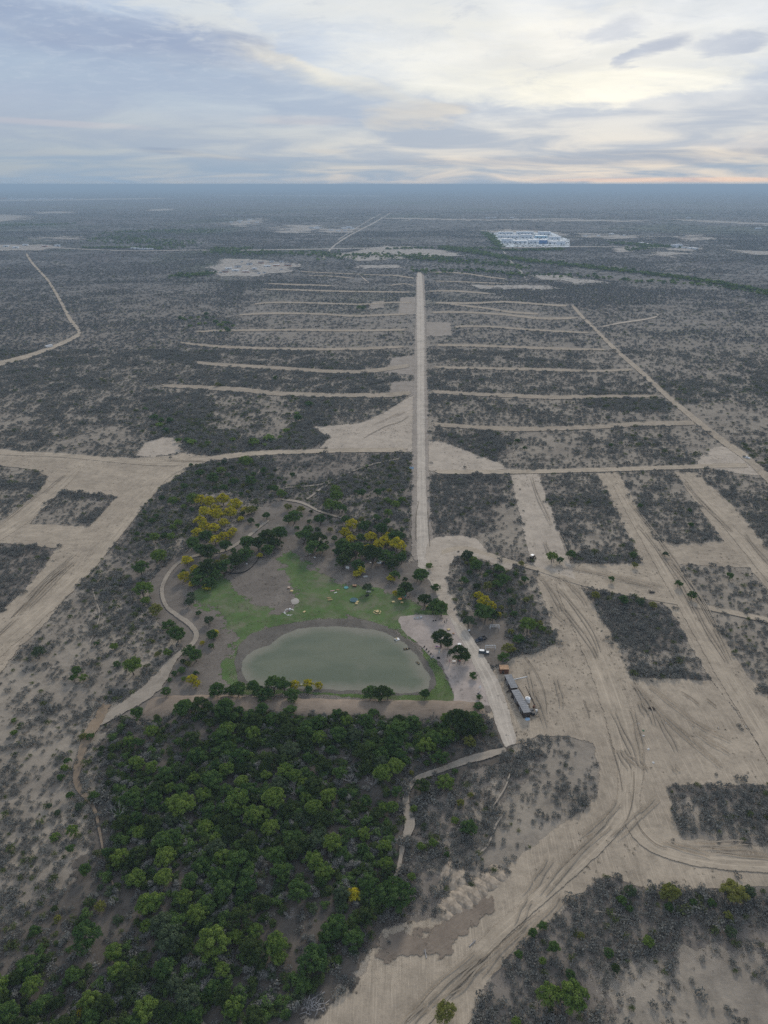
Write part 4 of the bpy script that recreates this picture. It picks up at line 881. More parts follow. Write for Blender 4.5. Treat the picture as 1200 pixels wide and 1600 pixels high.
def scrub_field(y0, y1, step, margin, seed, lo):
    wmax = (y1 * cp + H * sp) * 600 / F * margin + 20
    nx, ny = int(2 * wmax / step), int((y1 - y0) / step)
    r = np.random.default_rng(seed)
    X, Y = np.meshgrid(-wmax + np.arange(nx) * step, y0 + np.arange(ny) * step); X = X.ravel() + (r.random(nx * ny) - .5) * step * 1.3; Y = Y.ravel() + (r.random(nx * ny) - .5) * step * 1.3
    zc = Y * cp + H * sp; k = np.abs(X) < zc * 600 / F * margin + 15; X, Y = X[k], Y[k]
    f = np.ones(len(X)); gr = np.full(len(X), 0.05)
    JX = X + (vnoise(X, Y, 9, 41) - .5) * 22; JY = Y + (vnoise(X, Y, 9, 42) - .5) * 22
    for poly, ff, gq in DP:
        mn, mx = poly.min(0) - 8, poly.max(0) + 8; kk = np.where((X > mn[0]) & (X < mx[0]) & (Y > mn[1]) & (Y < mx[1]))[0]
        if len(kk):
            ins = kk[in_poly(JX[kk], JY[kk], poly)]; f[ins] = ff; gr[ins] = gq
    n1 = vnoise(X + 5000, Y, 90, 21); n2 = vnoise(X + 900, Y + 300, 13, 22)
    n0 = vnoise(X * .55 + 3000, Y + 700, 210, 23); rv = 1.0 - np.abs(vnoise(X * .8 + 900, Y + 100, 330, 24) - .5) * 14
    f = f * np.where(Y > 330, np.clip(.92 + 2.2 * (n0 - .5), .4, 1.15), 1) * (1 + .8 * np.clip(rv, 0, 1) * (Y > 420))
    gr = gr + .25 * np.clip(rv, 0, 1) * (Y > 420)
    pr = lo * f * np.clip(0.75 + 2.2 * (n1 - 0.5), 0.3, 1.5) * np.clip(0.85 + 2.6 * (n2 - 0.5), 0.12, 1.8)
    nf = pr / np.maximum(lo * f, 1e-6); nf = np.where(nf < 1, nf + (1 - nf) * np.clip((f - 1) / .7, 0, .68), nf); pr = lo * f * nf
    keep = r.random(len(X)) < pr
    X, Y, f, gr, n1, n2 = (a[keep] for a in (X, Y, f, gr, n1, n2))
    bad = np.zeros(len(X), bool); EX = X + (vnoise(X, Y, 5, 43) - .5) * 4.5; EY = Y + (vnoise(X, Y, 5, 44) - .5) * 4.5; stray = r.random(len(X)) < .025
    for poly, clr in SHAPES:
        mn, mx = poly.min(0) - clr, poly.max(0) + clr; kk = np.where((X > mn[0]) & (X < mx[0]) & (Y > mn[1]) & (Y < mx[1]) & ~bad)[0]
        if len(kk):
            ins = in_poly(EX[kk], EY[kk], poly)
            if clr > 0 and y0 > 900: ins |= seg_dist(X[kk], Y[kk], poly) < clr
            if clr == 0.5 and y0 < 500: ins &= ~(stray[kk] & (seg_dist(X[kk], Y[kk], poly) < 5))
            bad[kk[ins]] = True
    for (tx, ty, tr, tk) in TREES:
        if tr > 2.5 and abs(ty - (y0 + y1) / 2) < (y1 - y0): bad |= ((X - tx) ** 2 + (Y - ty) ** 2 < (tr * 0.45) ** 2)
    g_ = ~bad
    return X[g_], Y[g_], f[g_], gr[g_], n1[g_], n2[g_]


r = np.random.default_rng(77)
ALLX, ALLS, ALLV = [], [], []
for (a, b_, st, mg, sd_, lo) in [(95, 300, 1.6, 1.12, 1, 0.80), (300, 520, 1.8, 1.12, 2, 0.80), (520, 900, 2.4, 1.08, 3, 0.80)]:
    X, Y, f, gr, n1, n2 = scrub_field(a, b_, st, mg, sd_, lo)
    s = np.clip(r.lognormal(0.0, 0.32, len(X)), .45, 2.0) * (1.18 + 0.9 * (n2 - .4)) * (1.0 + 0.18 * np.clip(f - 1, 0, 1)) * (st / 1.75) ** 0.8
    vi = r.integers(0, 4, len(X)); gm = r.random(len(X)) < gr + np.clip(n1 - .62, 0, 1) * .6; vi[gm] = r.integers(4, 6, gm.sum())
    ALLX.append(np.stack([X, Y, X * 0 - .05], 1)); ALLS.append(np.stack([s * r.uniform(.85, 1.25, len(X)), s * r.uniform(.85, 1.25, len(X)), s * r.uniform(.75, 1.15, len(X))], 1)); ALLV.append(vi)
PX, PS, PV = np.concatenate(ALLX), np.concatenate(ALLS), np.concatenate(ALLV)
# the 300 that show largest are objects of their own
uu, vv = proj(PX[:, 0], PX[:, 1], 0.5); zc = PX[:, 1] * cp + H * sp
woodA = np.array([P(u, v)[:2] for u, v in [(150, 1120), (640, 1120), (640, 1460), (470, 1640), (-60, 1640), (-60, 1480)]])
hid = in_poly(PX[:, 0], PX[:, 1], woodA)
show = np.where((uu > 4) & (uu < 1196) & (vv > 300) & (vv < 1592) & ~hid, PS[:, 0] * PS[:, 1] / zc ** 2, 0)
big = np.argsort(-show)[:300]


def shrub_place(u, v):
    if u < 620: return ('beside the dry gully left of the wood' if 90 < u else 'on the pale slope at the left edge of the photo') if v < 1400 else 'at the left foot of the dense wood'
    if u < 800 and v < 1470: return 'between the dense wood and the dirt piles'
    if u < 940 and v < 1345: return 'in the sandy scrub left of the track bend'
    if v < 1345: return 'in the scrub lot above the side road at right'
    if v < 1470: return 'in the dense scrub just below the side road at right'
    return 'in the scrub of the lower right corner, ' + ('near the dirt road' if u < 900 else 'middle' if u < 1050 else 'sparse sand at the corner')


LAB = []
for i in big:
    kd = 'green' if PV[i] >= 4 else 'grey'
    o = bpy.data.objects.new('shrub', BUSH[PV[i]]); COL.objects.link(o); o.location = PX[i]; o.scale = PS[i]; o.rotation_euler = (0, 0, random.uniform(0, 6.28))
    u_, v_ = uu[i], vv[i]
    pl_ = ('left of the wood' if u_ < 620 else 'right of the wood' if u_ < 800 and v_ < 1470 else 'inside the track bend' if u_ < 940 and v_ < 1345 else 'in the right lot' if v_ < 1345 else 'at lower right')
    w_ = PS[i][0]; sz = 'huge' if w_ > 3.0 else 'big' if w_ > 2.5 else 'rounded' if w_ > 2.1 else 'low'
    d2 = [(PX[i][0] - q[0]) ** 2 + (PX[i][1] - q[1]) ** 2 for q in TREES]; n_ = int(np.argmin(d2)); dd = math.sqrt(d2[n_]); ox, oy = PX[i][0] - TREES[n_][0], PX[i][1] - TREES[n_][1]
    dr = ('right of' if ox > 0 else 'left of') if abs(ox) > abs(oy) else ('behind' if oy > 0 else 'in front of')
    tag(o, f'{sz} {kd} shrub {"just" if dd < 6 else "well" if dd > 14 else ""} {dr} a {TDESC[n_].replace("mid green", "green")}, {pl_}'.replace('  ', ' '), 'shrub', f'{kd} shrubs {pl_}')
mask = np.ones(len(PX), bool); mask[big] = False
scatter('scrub', PX[mask], PS[mask], PV[mask], src, 'grey and green desert scrub covering the plain')
print('scrub', mask.sum())
# understorey that fills the wood, and the darker brush of the riverside thickets
r = np.random.default_rng(12); x0_, y0_ = A.min(0); x1_, y1_ = A.max(0)
X = r.uniform(x0_, x1_, 6500); Y = r.uniform(y0_, y1_, 6500); k = in_poly(X, Y, wp_); X, Y = X[k], Y[k]; nn = vnoise(X, Y, 26.0, 4); uu2, vv2 = proj(X, Y, 0)
k = r.random(len(X)) < np.clip(.35 + 2.2 * (nn - .40), .12, 1.0) * np.clip((uu2 - 60) / 200, .5, 1); X, Y = X[k], Y[k]; s = r.uniform(.35, .75, len(X))
src5 = bpy.data.collections.new('understorey_kinds')
for i, mt in enumerate((M_dark, M_green, M_dark, M_scrub, M_pale)):
    rq = random.Random(i + 90); cl = [(rq.uniform(-1.3, 1.3), rq.uniform(-1.3, 1.3), rq.uniform(1.2, 3.4)) for _ in range(8)]
    src5.objects.link(bpy.data.objects.new(f'understorey_{i}', leaves(cl, [rq.uniform(.8, 1.3) for _ in cl], 60, .22, mt, 'understorey', .85, .5, 95 + i)))
scatter('understorey', np.stack([X, Y, X * 0 - .2], 1), np.stack([s * 1.3, s * 1.3, s], 1), r.choice([0, 0, 1, 1, 2, 3, 3, 4], len(X)), src5, 'green and grey understorey filling the dense wood')
print('under', len(X))
ORD = {2: ['left of two', 'right of two'], 3: ['leftmost of three', 'middle of three', 'rightmost of three'], 4: ['leftmost of four', 'second of four', 'third of four', 'rightmost of four'],
       5: ['leftmost of five', 'second of five', 'third of five', 'fourth of five', 'rightmost of five']}
byl = {}
for o_ in scene.objects:
    if o_.get('category') in ('tree', 'shrub'): byl.setdefault(o_['label'], []).append(o_)
for lb_, os_ in byl.items():
    if 2 <= len(os_) <= 5 and len(lb_.split()) <= 13:
        def su(o_): y_ = o_.location.y; return o_.location.x / (y_ * cp + H * sp)
        for k_, o_ in enumerate(sorted(os_, key=su)): o_['label'] = f'{lb_}, {ORD[len(os_)][k_]}'
# far scrub
FX, FS, FV = [], [], []
for (a, b_, st, mg, sd_, lo, sz) in [(900, 1600, 4.0, 1.06, 5, 0.80, 2.6), (1600, 3400, 7.5, 1.05, 6, 0.82, 4.4)]:
    X, Y, f, gr, n1, n2 = scrub_field(a, b_, st, mg, sd_, lo)
    s = sz * np.clip(r.lognormal(0, .3, len(X)), .5, 1.8); hz = np.minimum(s, 2.4) * r.uniform(.7, 1.1, len(X))
    vi = r.integers(0, 3, len(X)); vi[r.random(len(X)) < .05] = 3
    FX.append(np.stack([X, Y, X * 0 - .1], 1)); FS.append(np.stack([s * r.uniform(.8, 1.4, len(X)), s * r.uniform(.8, 1.4, len(X)), hz], 1)); FV.append(vi)
for (a, b_, st, mg, sd_, lo, sz) in [(3400, 6500, 17.0, 1.05, 8, 0.6, 7.5)]:
    X, Y, f, gr, n1, n2 = scrub_field(a, b_, st, mg, sd_, lo * 1.0)
    s = sz * np.clip(r.lognormal(0, .35, len(X)), .5, 1.8); kk = r.random(len(X)) < np.clip(1.25 - (Y - 3400) / 3600, .1, 1); X, Y, s = X[kk], Y[kk], s[kk]
    FX.append(np.stack([X, Y, X * 0 - .1], 1)); FS.append(np.stack([s * 1.5, s * 1.1, np.full(len(X), 2.2)], 1)); FV.append(np.where(r.random(len(X)) < .08, 3, 0))
FX, FS, FV = map(np.concatenate, (FX, FS, FV)); scatter('far_scrub', FX, FS, FV, src2, 'far grey scrub of the plain')
print('far', len(FX))
# far belts of trees
belts = [([(690, 388), (740, 394), (800, 405), (900, 416), (1000, 427), (1100, 440), (1200, 458), (1290, 475)], 5.0, .30), ([(640, 402), (700, 407), (760, 412), (820, 418)], 8, .10), ([(780, 428), (900, 432), (1000, 440), (1100, 446), (1200, 462)], 6, .07),
         ([(330, 393), (380, 396), (520, 397)], 6, .12), ([(500, 402), (600, 400), (700, 406)], 8, .10), ([(170, 364), (240, 362), (340, 362)], 6, .05), ([(160, 372), (230, 378), (300, 384)], 10, .05), ([(270, 432), (300, 432), (330, 428)], 6, .25),
         ([(130, 388), (240, 388), (250, 390)], 2, .25), ([(330, 390), (390, 390)], 4, .2), ([(960, 381), (1010, 384), (1050, 386)], 4, .2), ([(765, 388), (800, 392), (880, 390)], 2.5, .3), ([(980, 392), (1030, 384)], 3, .1), ([(640, 425), (730, 424), (820, 432)], 6, .10),
         ([(690, 389), (760, 389)], 2, .3), ([(760, 365), (775, 380), (780, 386)], 3, .15), ([(0, 352), (60, 352), (110, 350)], 3, .05), ([(600, 390), (680, 388)], 2, .15), ([(520, 482), (570, 485)], 6, .05), ([(280, 500), (330, 505), (360, 520)], 14, .05),
         ([(220, 640), (290, 690), (420, 690), (480, 640)], 18, .04)]
TX, TS = [], []
for pts, wd, dn in belts:
    q = smooth_open([(a, b_, 0) for a, b_ in pts], 12)
    for i in range(len(q) - 1):
        a = P(q[i][0], q[i][1]); b_ = P(q[i + 1][0], q[i + 1][1]); W = (P(q[i][0], q[i][1] - wd / 2) - P(q[i][0], q[i][1] + wd / 2)).length
        n_ = int((b_ - a).length * W * dn / 22) + (1 if random.random() < .5 else 0)
        for _ in range(min(n_, 900)):
            p = a.lerp(b_, random.random()); TX.append((p.x + random.gauss(0, W * .08), p.y + random.gauss(0, W * .30), -.1)); s = random.uniform(.8, 1.7); TS.append((s, s, s * random.uniform(.8, 1.1)))
TX, TS = np.array(TX), np.array(TS); scatter('far_woodland', TX, TS, RNG.integers(0, 2, len(TX)), src3, 'far green belts of trees along the creek')
print('belt', len(TX))
# dry grass in the hollow under the trees and tufts on the clearings
def tuft_mesh(name, mat, seed):
    return leaves([(0, 0, .12), (.2, .1, .1)], [.3, .25], 140, .07, mat, name, .6, .9, seed)


src4 = bpy.data.collections.new('tuft_kinds')
M_tuft = foliage('dry_tuft', (0.22, 0.18, 0.12), (0.13, 0.11, 0.08), (0.08, 0.075, 0.06), .6, .1)
M_clod = paint('clod', (0.40, 0.34, 0.28), .95)
for i in range(2):
    o = bpy.data.objects.new(f'tuft_{i}', tuft_mesh('tuft', M_tuft, 80 + i)); src4.objects.link(o)
r = np.random.default_rng(5); X = r.uniform(-300, 330, 60000) * 1.0; Y = r.uniform(100, 620, 60000); nn = vnoise(X + 100, Y, 22, 31)
k = (nn > .5) & (r.random(60000) < (nn - .42) * 2.2); X, Y = X[k], Y[k]; s = r.uniform(.7, 2.0, len(X))
bad = np.zeros(len(X), bool)
for poly in (PA, SHAPES[0][0] if False else PA): bad |= in_poly(X, Y, poly)
zc_ = Y * cp + H * sp; bad |= np.abs(X) > zc_ * .62; g_ = ~bad
scatter('dry_tufts', np.stack([X, Y, X * 0], 1)[g_], np.stack([s, s, s * .8], 1)[g_], r.integers(0, 2, len(X))[g_], src4, 'dry tufts and debris on bare ground')
# ------------------------------------------------------------------ things people brought here
def mb(boxes, bevel=0.0):
    """boxes: (cx, cy, cz, sx, sy, sz[, rz[, taper]]) joined in one mesh"""
    bm = bmesh.new()
    for b in boxes:
        cx, cy, cz, sx, sy, sz = b[:6]; rz = b[6] if len(b) > 6 else 0; tp = b[7] if len(b) > 7 else 1.0
        rs = bmesh.ops.create_cube(bm, size=1.0)['verts']
        for v in rs:
            k = tp if v.co.z > 0 else 1.0
            v.co = Vector((v.co.x * sx * k, v.co.y * sy * k, v.co.z * sz))
        bmesh.ops.rotate(bm, verts=rs, matrix=Matrix.Rotation(rz, 3, 'Z')); bmesh.ops.translate(bm, verts=rs, vec=(cx, cy, cz))
    if bevel: bmesh.ops.bevel(bm, geom=list(bm.edges), offset=bevel, segments=2, affect='EDGES')
    return bm


def cyl(bm, c, r, h, axis='Z', seg=14, r2=None):
    rs = bmesh.ops.create_cone(bm, cap_ends=True, segments=seg, radius1=r, radius2=r if r2 is None else r2, depth=h)['verts']
    if axis == 'X': bmesh.ops.rotate(bm, verts=rs, matrix=Matrix.Rotation(math.pi / 2, 3, 'Y'))
    if axis == 'Y': bmesh.ops.rotate(bm, verts=rs, matrix=Matrix.Rotation(math.pi / 2, 3, 'X'))
    bmesh.ops.translate(bm, verts=rs, vec=c); return bm


def rod(bm, a, b, r=0.05, seg=8):
    a, b = Vector(a), Vector(b); d = b - a; rs = bmesh.ops.create_cone(bm, cap_ends=True, segments=seg, radius1=r, radius2=r, depth=d.length)['verts']
    bmesh.ops.rotate(bm, verts=rs, matrix=d.to_track_quat('Z', 'Y').to_matrix()); bmesh.ops.translate(bm, verts=rs, vec=(a + b) / 2)


def part(name, bm, mat, parent=None, smooth=False):
    me = bpy.data.meshes.new(name); bm.to_mesh(me); bm.free(); me.materials.append(mat)
    if smooth:
        for p in me.polygons: p.use_smooth = True
    o = bpy.data.objects.new(name, me); COL.objects.link(o)
    if parent: o.parent = parent
    return o


def thing(name, u, v, rz, label, cat, group=None, z=0.0, s=1.0):
    o = bpy.data.objects.new(name, None); COL.objects.link(o); o.empty_display_size = .4; p = P(u, v); o.location = (p.x, p.y, z)
    o.rotation_euler = (0, 0, rz); o.scale = (s, s, s); return tag(o, label, cat, group)


def heading(a, b):
    d = P(*b) - P(*a); return math.atan2(d.y, d.x)


def lone(name, bm, mat, u, v, rz, label, cat, group=None, z=0.0, smooth=False):
    o = part(name, bm, mat, None, smooth); p = P(u, v); o.location = (p.x, p.y, z); o.rotation_euler = (0, 0, rz); return tag(o, label, cat, group)


W_ = paint('white_paint', (.78, .78, .77), .5); W2 = paint('dusty_white', (.62, .62, .60), .8); BK = paint('black_plastic', (.018, .018, .02), .5); RUB = paint('rubber', (.02, .02, .02), .9)
GL = paint('dark_glass', (.03, .04, .05), .08, spec=.6); NAVY = paint('navy_car', (.018, .026, .045), .25, spec=.6); SILV = paint('silver_car', (.42, .46, .50), .3, spec=.5); CHR = paint('rim', (.45, .45, .46), .35, .8)
RUST = paint('rust_brown', (.16, .075, .045), .85, var=.3); TANP = paint('tan_board', (.42, .26, .15), .85, var=.25); GREY = paint('grey_roof', (.25, .25, .255), .75, var=.2, scale=.8); DBR = paint('dark_brown', (.06, .045, .038), .85, var=.3)
YEL = paint('raw_pine', (.62, .48, .24), .8, var=.2); TEAL = paint('teal_plastic', (.05, .25, .28), .5); PINK = paint('pink', (.55, .30, .33), .7); RED = paint('red', (.42, .03, .025), .6); ORG = paint('orange', (.65, .25, .06), .6)
PUR = paint('purple', (.28, .12, .25), .7); SKIN = paint('skin', (.32, .18, .12), .6); HAIR = paint('hair', (.02, .015, .012), .8); LAMP = paint('lamp_glass', (.7, .7, .66), .15); STEEL = paint('galvanised', (.40, .41, .42), .5, .4)
BLUE = paint('pale_blue', (.35, .50, .66), .7); PILE = paint('spoil_earth', (.34, .28, .215), 1.0, var=.3, scale=.8, spec=.05); STONE = paint('stone', (.60, .58, .54), .95); GRN = paint('green_plastic', (.05, .16, .08), .6)


def wheels(root, xs, y, r=0.38):
    for x in xs:
        for s in (-1, 1):
            b = bmesh.new(); cyl(b, (0, 0, 0), r, .26, 'Y', 18); w_ = part('wheel', b, RUB, root); w_.location = (x, s * y, r)
            b = bmesh.new(); cyl(b, (0, s * .135, 0), r * .6, .02, 'Y', 14); part('rim', b, CHR, w_)


def extrude(prof, y0, y1, inset=0.0):
    """side profile (x, z) drawn out across y"""
    bm = bmesh.new(); n = len(prof); zs = [p[1] for p in prof]; zm = min(zs)
    vs = [[bm.verts.new((x, y + (inset if y < 0 else -inset) * ((z - zm) / (max(zs) - zm + 1e-6)), z)) for x, z in prof] for y in (y0, y1)]
    bm.faces.new(vs[0]); bm.faces.new(list(reversed(vs[1])))
    for i in range(n): bm.faces.new((vs[0][i], vs[1][i], vs[1][(i + 1) % n], vs[0][(i + 1) % n]))
    bmesh.ops.recalc_face_normals(bm, faces=bm.faces); bmesh.ops.bevel(bm, geom=list(bm.edges), offset=.05, segments=2, affect='EDGES'); return bm


def pickup(u, v, rz, paintm, label, roofm=None):
    t_ = thing('pickup_truck', u, v, rz, label, 'pickup truck')
    part('body', extrude([(-2.75, .5), (-2.75, 1.0), (-.7, 1.02), (.95, 1.08), (2.55, 1.02), (2.75, .85), (2.75, .45)], -.95, .95), paintm, t_, True)
    part('cab', extrude([(-.75, 1.0), (-.55, 1.72), (.55, 1.78), (1.25, 1.08)], -.86, .86, .14), roofm or paintm, t_, True)
    bx = part('cargo_bed', mb([(-1.75, .92, 1.18, 1.95, .09, .34), (-1.75, -.92, 1.18, 1.95, .09, .34), (-2.7, 0, 1.18, .09, 1.75, .34), (-1.75, 0, 1.04, 1.85, 1.72, .04)]), BK, t_)
    part('windscreen', mb([(1.0, 0, 1.42, .05, 1.4, .62)]), GL, t_).rotation_euler = (0, 0, 0)
    for s in (-1, 1):
        part('side_window', mb([(.1, s * .845, 1.42, 1.25, .03, .42)]), GL, t_); part('headlight', mb([(2.74, s * .72, .8, .06, .36, .2)]), LAMP, t_)
    wheels(t_, (-1.7, 1.75), .88); return t_


def suv(u, v, rz, label):
    t_ = thing('parked_car', u, v, rz, label, 'car')
    part('body', extrude([(-2.3, .45), (-2.35, 1.05), (.95, 1.08), (2.2, .98), (2.35, .7), (2.35, .42)], -.92, .92), GL if False else paint('slate_car', (.07, .09, .11), .3, spec=.6), t_, True)
    part('cabin', extrude([(-2.25, 1.0), (-2.1, 1.62), (.1, 1.66), (1.05, 1.06)], -.84, .84, .12), paint('slate_car', (.07, .09, .11)), t_, True)
    part('roof', mb([(-1.0, 0, 1.69, 2.1, 1.35, .06)], .02), W_, t_); part('bonnet', mb([(1.6, 0, 1.075, 1.05, 1.5, .06)], .02), SILV, t_)
    part('windscreen', mb([(.72, 0, 1.36, .05, 1.3, .5)]), GL, t_)
    for s in (-1, 1):
        part('side_window', mb([(-.9, s * .83, 1.36, 2.1, .03, .36)]), GL, t_); part('headlight', mb([(2.34, s * .7, .78, .05, .34, .18)]), LAMP, t_)
    wheels(t_, (-1.45, 1.45), .84, .36); return t_


pickup(751, 1001, heading((760, 998), (743, 1004)), NAVY, 'dark navy pickup truck with an open bed parked on bare dirt by the camp road')
suv(756, 1021, heading((748, 1020), (765, 1021.5)), 'dark car with a white roof parked below the navy pickup')
pickup(1166, 716, heading((1158, 714), (1172, 718)), W_, 'white pickup truck far off where two dirt tracks meet at the right')
# tractor at the foot of the pale strip
t_ = thing('tractor', 832, 874, heading((826, 877), (836, 871)), 'small dark tractor with a white canopy at the foot of the pale strip', 'tractor', s=1.25)
part('body', mb([(.9, 0, 1.05, 1.7, .75, .6), (-.5, 0, .85, 1.3, .9, .4)], .05), DBR, t_, True)
part('canopy', mb([(-.45, 0, 2.45, 1.5, 1.3, .08)], .03), W_, t_)
b = bmesh.new(); [rod(b, (x, y, .9), (x, y, 2.42), .04) for x in (-1.05, .15) for y in (-.55, .55)]; part('posts', b, BK, t_)
part('seat', mb([(-.6, 0, 1.2, .45, .5, .12), (-.82, 0, 1.45, .1, .5, .5)], .03), BK, t_)
b = bmesh.new(); rod(b, (-1.1, 0, .6), (-2.4, 0, .5), .07); part('drawbar', b, RUST, t_); part('disc_harrow', mb([(-2.9, 0, .45, .7, 2.0, .25), (-2.9, 0, .25, .1, 2.1, .45)], .03), DBR, t_)
for x, r_ in ((-.6, .68), (1.35, .42)):
    for s in (-1, 1):
        b = bmesh.new(); cyl(b, (0, 0, 0), r_, .34, 'Y', 18); w_ = part('wheel', b, RUB, t_); w_.location = (x, s * .75, r_); b = bmesh.new(); cyl(b, (0, s * .18, 0), r_ * .5, .03, 'Y'); part('rim', b, YEL, w_)
# the row of store boxes
a0 = heading((793, 1058), (812, 1100))
t_ = thing('storage_shed', 787, 1050, heading((781, 1050), (793, 1050)), 'small rust brown shed with a tan roof above the container huts', 'shed')
part('wall', mb([(0, 0, 1.25, 3.7, 3.0, 2.5)]), RUST, t_); part('roof', mb([(0, 0, 2.56, 3.9, 3.2, .12)], .02), TANP, t_); d_ = part('door', mb([(-.6, -1.53, 1.0, .95, .06, 2.0)]), DBR, t_); part('handle', mb([(-.25, -1.585, 1.0, .05, .05, .2)]), STEEL, d_)


def boxcar(name, ua, ub, wd, h, label, cat, roofm):
    a, b = P(*ua), P(*ub); L = (b - a).length; c = (a + b) / 2; t_ = bpy.data.objects.new(name, None); COL.objects.link(t_); t_.location = (c.x, c.y, 0); t_.rotation_euler = (0, 0, math.atan2(b.y - a.y, b.x - a.x)); tag(t_, label, cat)
    part('wall', mb([(0, 0, h / 2 + .15, L, wd, h)] + [(x * L / 16, s * (wd / 2 + .03), h / 2 + .15, .12, .06, h * .92) for x in range(-7, 8) for s in (-1, 1)]), DBR, t_)
    part('roof', mb([(0, 0, h + .21, L + .3, wd + .35, .1)] + [(x * L / 12, 0, h + .28, .08, wd + .3, .06) for x in range(-5, 6)]), roofm, t_)
    for k in range(2 if L > 10 else 1):
        x = -L * .22 + k * L * .42; f = part('door', mb([(x, -wd / 2 - .08, 1.15, .95, .07, 2.0)]), GREY, t_); part('handle', mb([(x + .36, -wd / 2 - .14, 1.15, .05, .05, .2)]), STEEL, f)
        f = part('window', mb([(x + 1.6, -wd / 2 - .08, 1.65, 1.1, .06, .8)]), GL, t_); part('frame', mb([(x + 1.6, -wd / 2 - .10, 1.22, 1.3, .08, .08), (x + 1.6, -wd / 2 - .10, 2.08, 1.3, .08, .08)]), W2, f)
    return t_


boxcar('container_hut', (793, 1063), (803, 1083), 2.7, 2.6, 'shorter grey roofed container hut between the brown shed and the long one', 'hut', GREY)
boxcar('container_hut', (804, 1087), (823, 1122), 2.8, 2.7, 'longer grey roofed container hut at the lower end of the row', 'hut', GREY)
t_ = thing('water_tank', 824, 1097, 0, 'round white water tank beside the longer container hut', 'water tank'); b = bmesh.new(); cyl(b, (0, 0, 1.0), 1.1, 2.0, seg=24); cyl(b, (0, 0, 2.18), 1.1, .35, seg=24, r2=.35); part('tank', b, W_, t_, False)
b = bmesh.new(); cyl(b, (0, 0, 2.42), .3, .14); part('lid', b, W2, t_); part('plinth', mb([(0, 0, .05, 2.5, 2.5, .1)]), STONE, t_)
for (u, v, lb_) in [(815, 1092, 'white plastic drum behind the long hut, nearest the hut middle'), (818.5, 1099, 'white plastic drum behind the long hut, beside the water tank'), (822, 1106, 'large white sack behind the lower end of the long hut')]:
    b = bmesh.new(); cyl(b, (0, 0, .55), .45 if v < 1104 else .8, 1.1, seg=16); lone('storage_drum' if v < 1104 else 'bulk_sack', b, W_, u, v, 0, lb_, 'drum' if v < 1104 else 'sack')
t_ = thing('flatbed_trailer', 831, 1115, heading((826, 1108), (838, 1120)), 'black flatbed trailer with dark load beside the long hut', 'trailer')
part('bed', mb([(0, 0, .75, 3.8, 1.9, .18)], .03), BK, t_); part('load', mb([(-.8, .2, 1.15, 1.2, 1.3, .6, .2), (.7, -.1, 1.05, 1.3, 1.2, .45, -.15)], .05), paint('dark_load', (.035, .04, .05), .6), t_); b = bmesh.new(); rod(b, (1.9, 0, .7), (3.1, 0, .5), .07); part('drawbar', b, BK, t_); wheels(t_, (-.35,), .95, .36)
b = bmesh.new(); bmesh.ops.create_icosphere(b, subdivisions=3, radius=1.0)
for v_ in b.verts: v_.co = Vector((v_.co.x * 1.1, v_.co.y * .9, max(-.02, v_.co.z * .55 + .12 * math.sin(v_.co.x * 7) * math.cos(v_.co.y * 6))))
lone('tarpaulin', b, BLUE, 824, 1124, .3, 'crumpled blue and white tarpaulin on the ground below the long hut', 'tarpaulin')
b = bmesh.new(); L_ = (P(824, 1057.5) - P(803, 1062)).length; rod(b, (-L_ / 2, 0, .18), (L_ / 2, 0, .18), .17, 12); lone('white_pipe', b, W_, 813.5, 1060, heading((803, 1062), (824, 1057.5)), 'long white pipe lying beside the shorter container hut', 'pipe')
for (a, b_, lb_) in [((806, 1068), (826, 1100), 'long dark beam lying along the right of the container huts'), ((821, 1072), (835, 1102), 'thin brown beam on bare dirt right of the water tank')]:
    L_ = (P(*b_) - P(*a)).length; lone('timber_beam', mb([(0, 0, .12, L_, .22, .24)], .02), DBR, (a[0] + b_[0]) / 2, (a[1] + b_[1]) / 2, heading(a, b_), lb_, 'beam')
t_ = thing('work_bench', 795, 1082, .6, 'dark work bench between the two container huts', 'bench'); part('top', mb([(0, 0, .85, 2.2, .8, .08)], .02), DBR, t_); [part('leg', mb([(x, y, .4, .09, .09, .8)]), DBR, t_) for x in (-1, 1) for y in (-.3, .3)]
# white pipe frames


def frame(u, v, wd, label, slab=False):
    t_ = thing('play_frame', u, v, heading((u - 7, v), (u + 7, v)), label, 'frame'); b = bmesh.new()
    rod(b, (-wd / 2, 0, 2.3), (wd / 2, 0, 2.3), .12); part('top_bar', b, W_, t_); b = bmesh.new(); rod(b, (-wd / 2, 0, 1.3), (wd / 2, 0, 1.3), .09); part('cross_bar', b, W_, t_)
    for s in (-1, 1):
        for q in (-.6, .6): b = bmesh.new(); rod(b, (s * wd / 2, q, 0), (s * wd / 2, 0, 2.3), .11); part('leg', b, W_, t_)


frame(772.5, 983, 4.2, 'white pipe frame standing above the navy pickup'); frame(766, 1015, 4.4, 'white pipe frame standing behind the dark car')
o = lone('concrete_slab', mb([(0, 0, .06, 3.0, 2.6, .12, .1)], .02), paint('concrete', (.33, .33, .33), .95), 776, 1012, .1, 'pale grey concrete slab right of the lower white frame', 'slab')
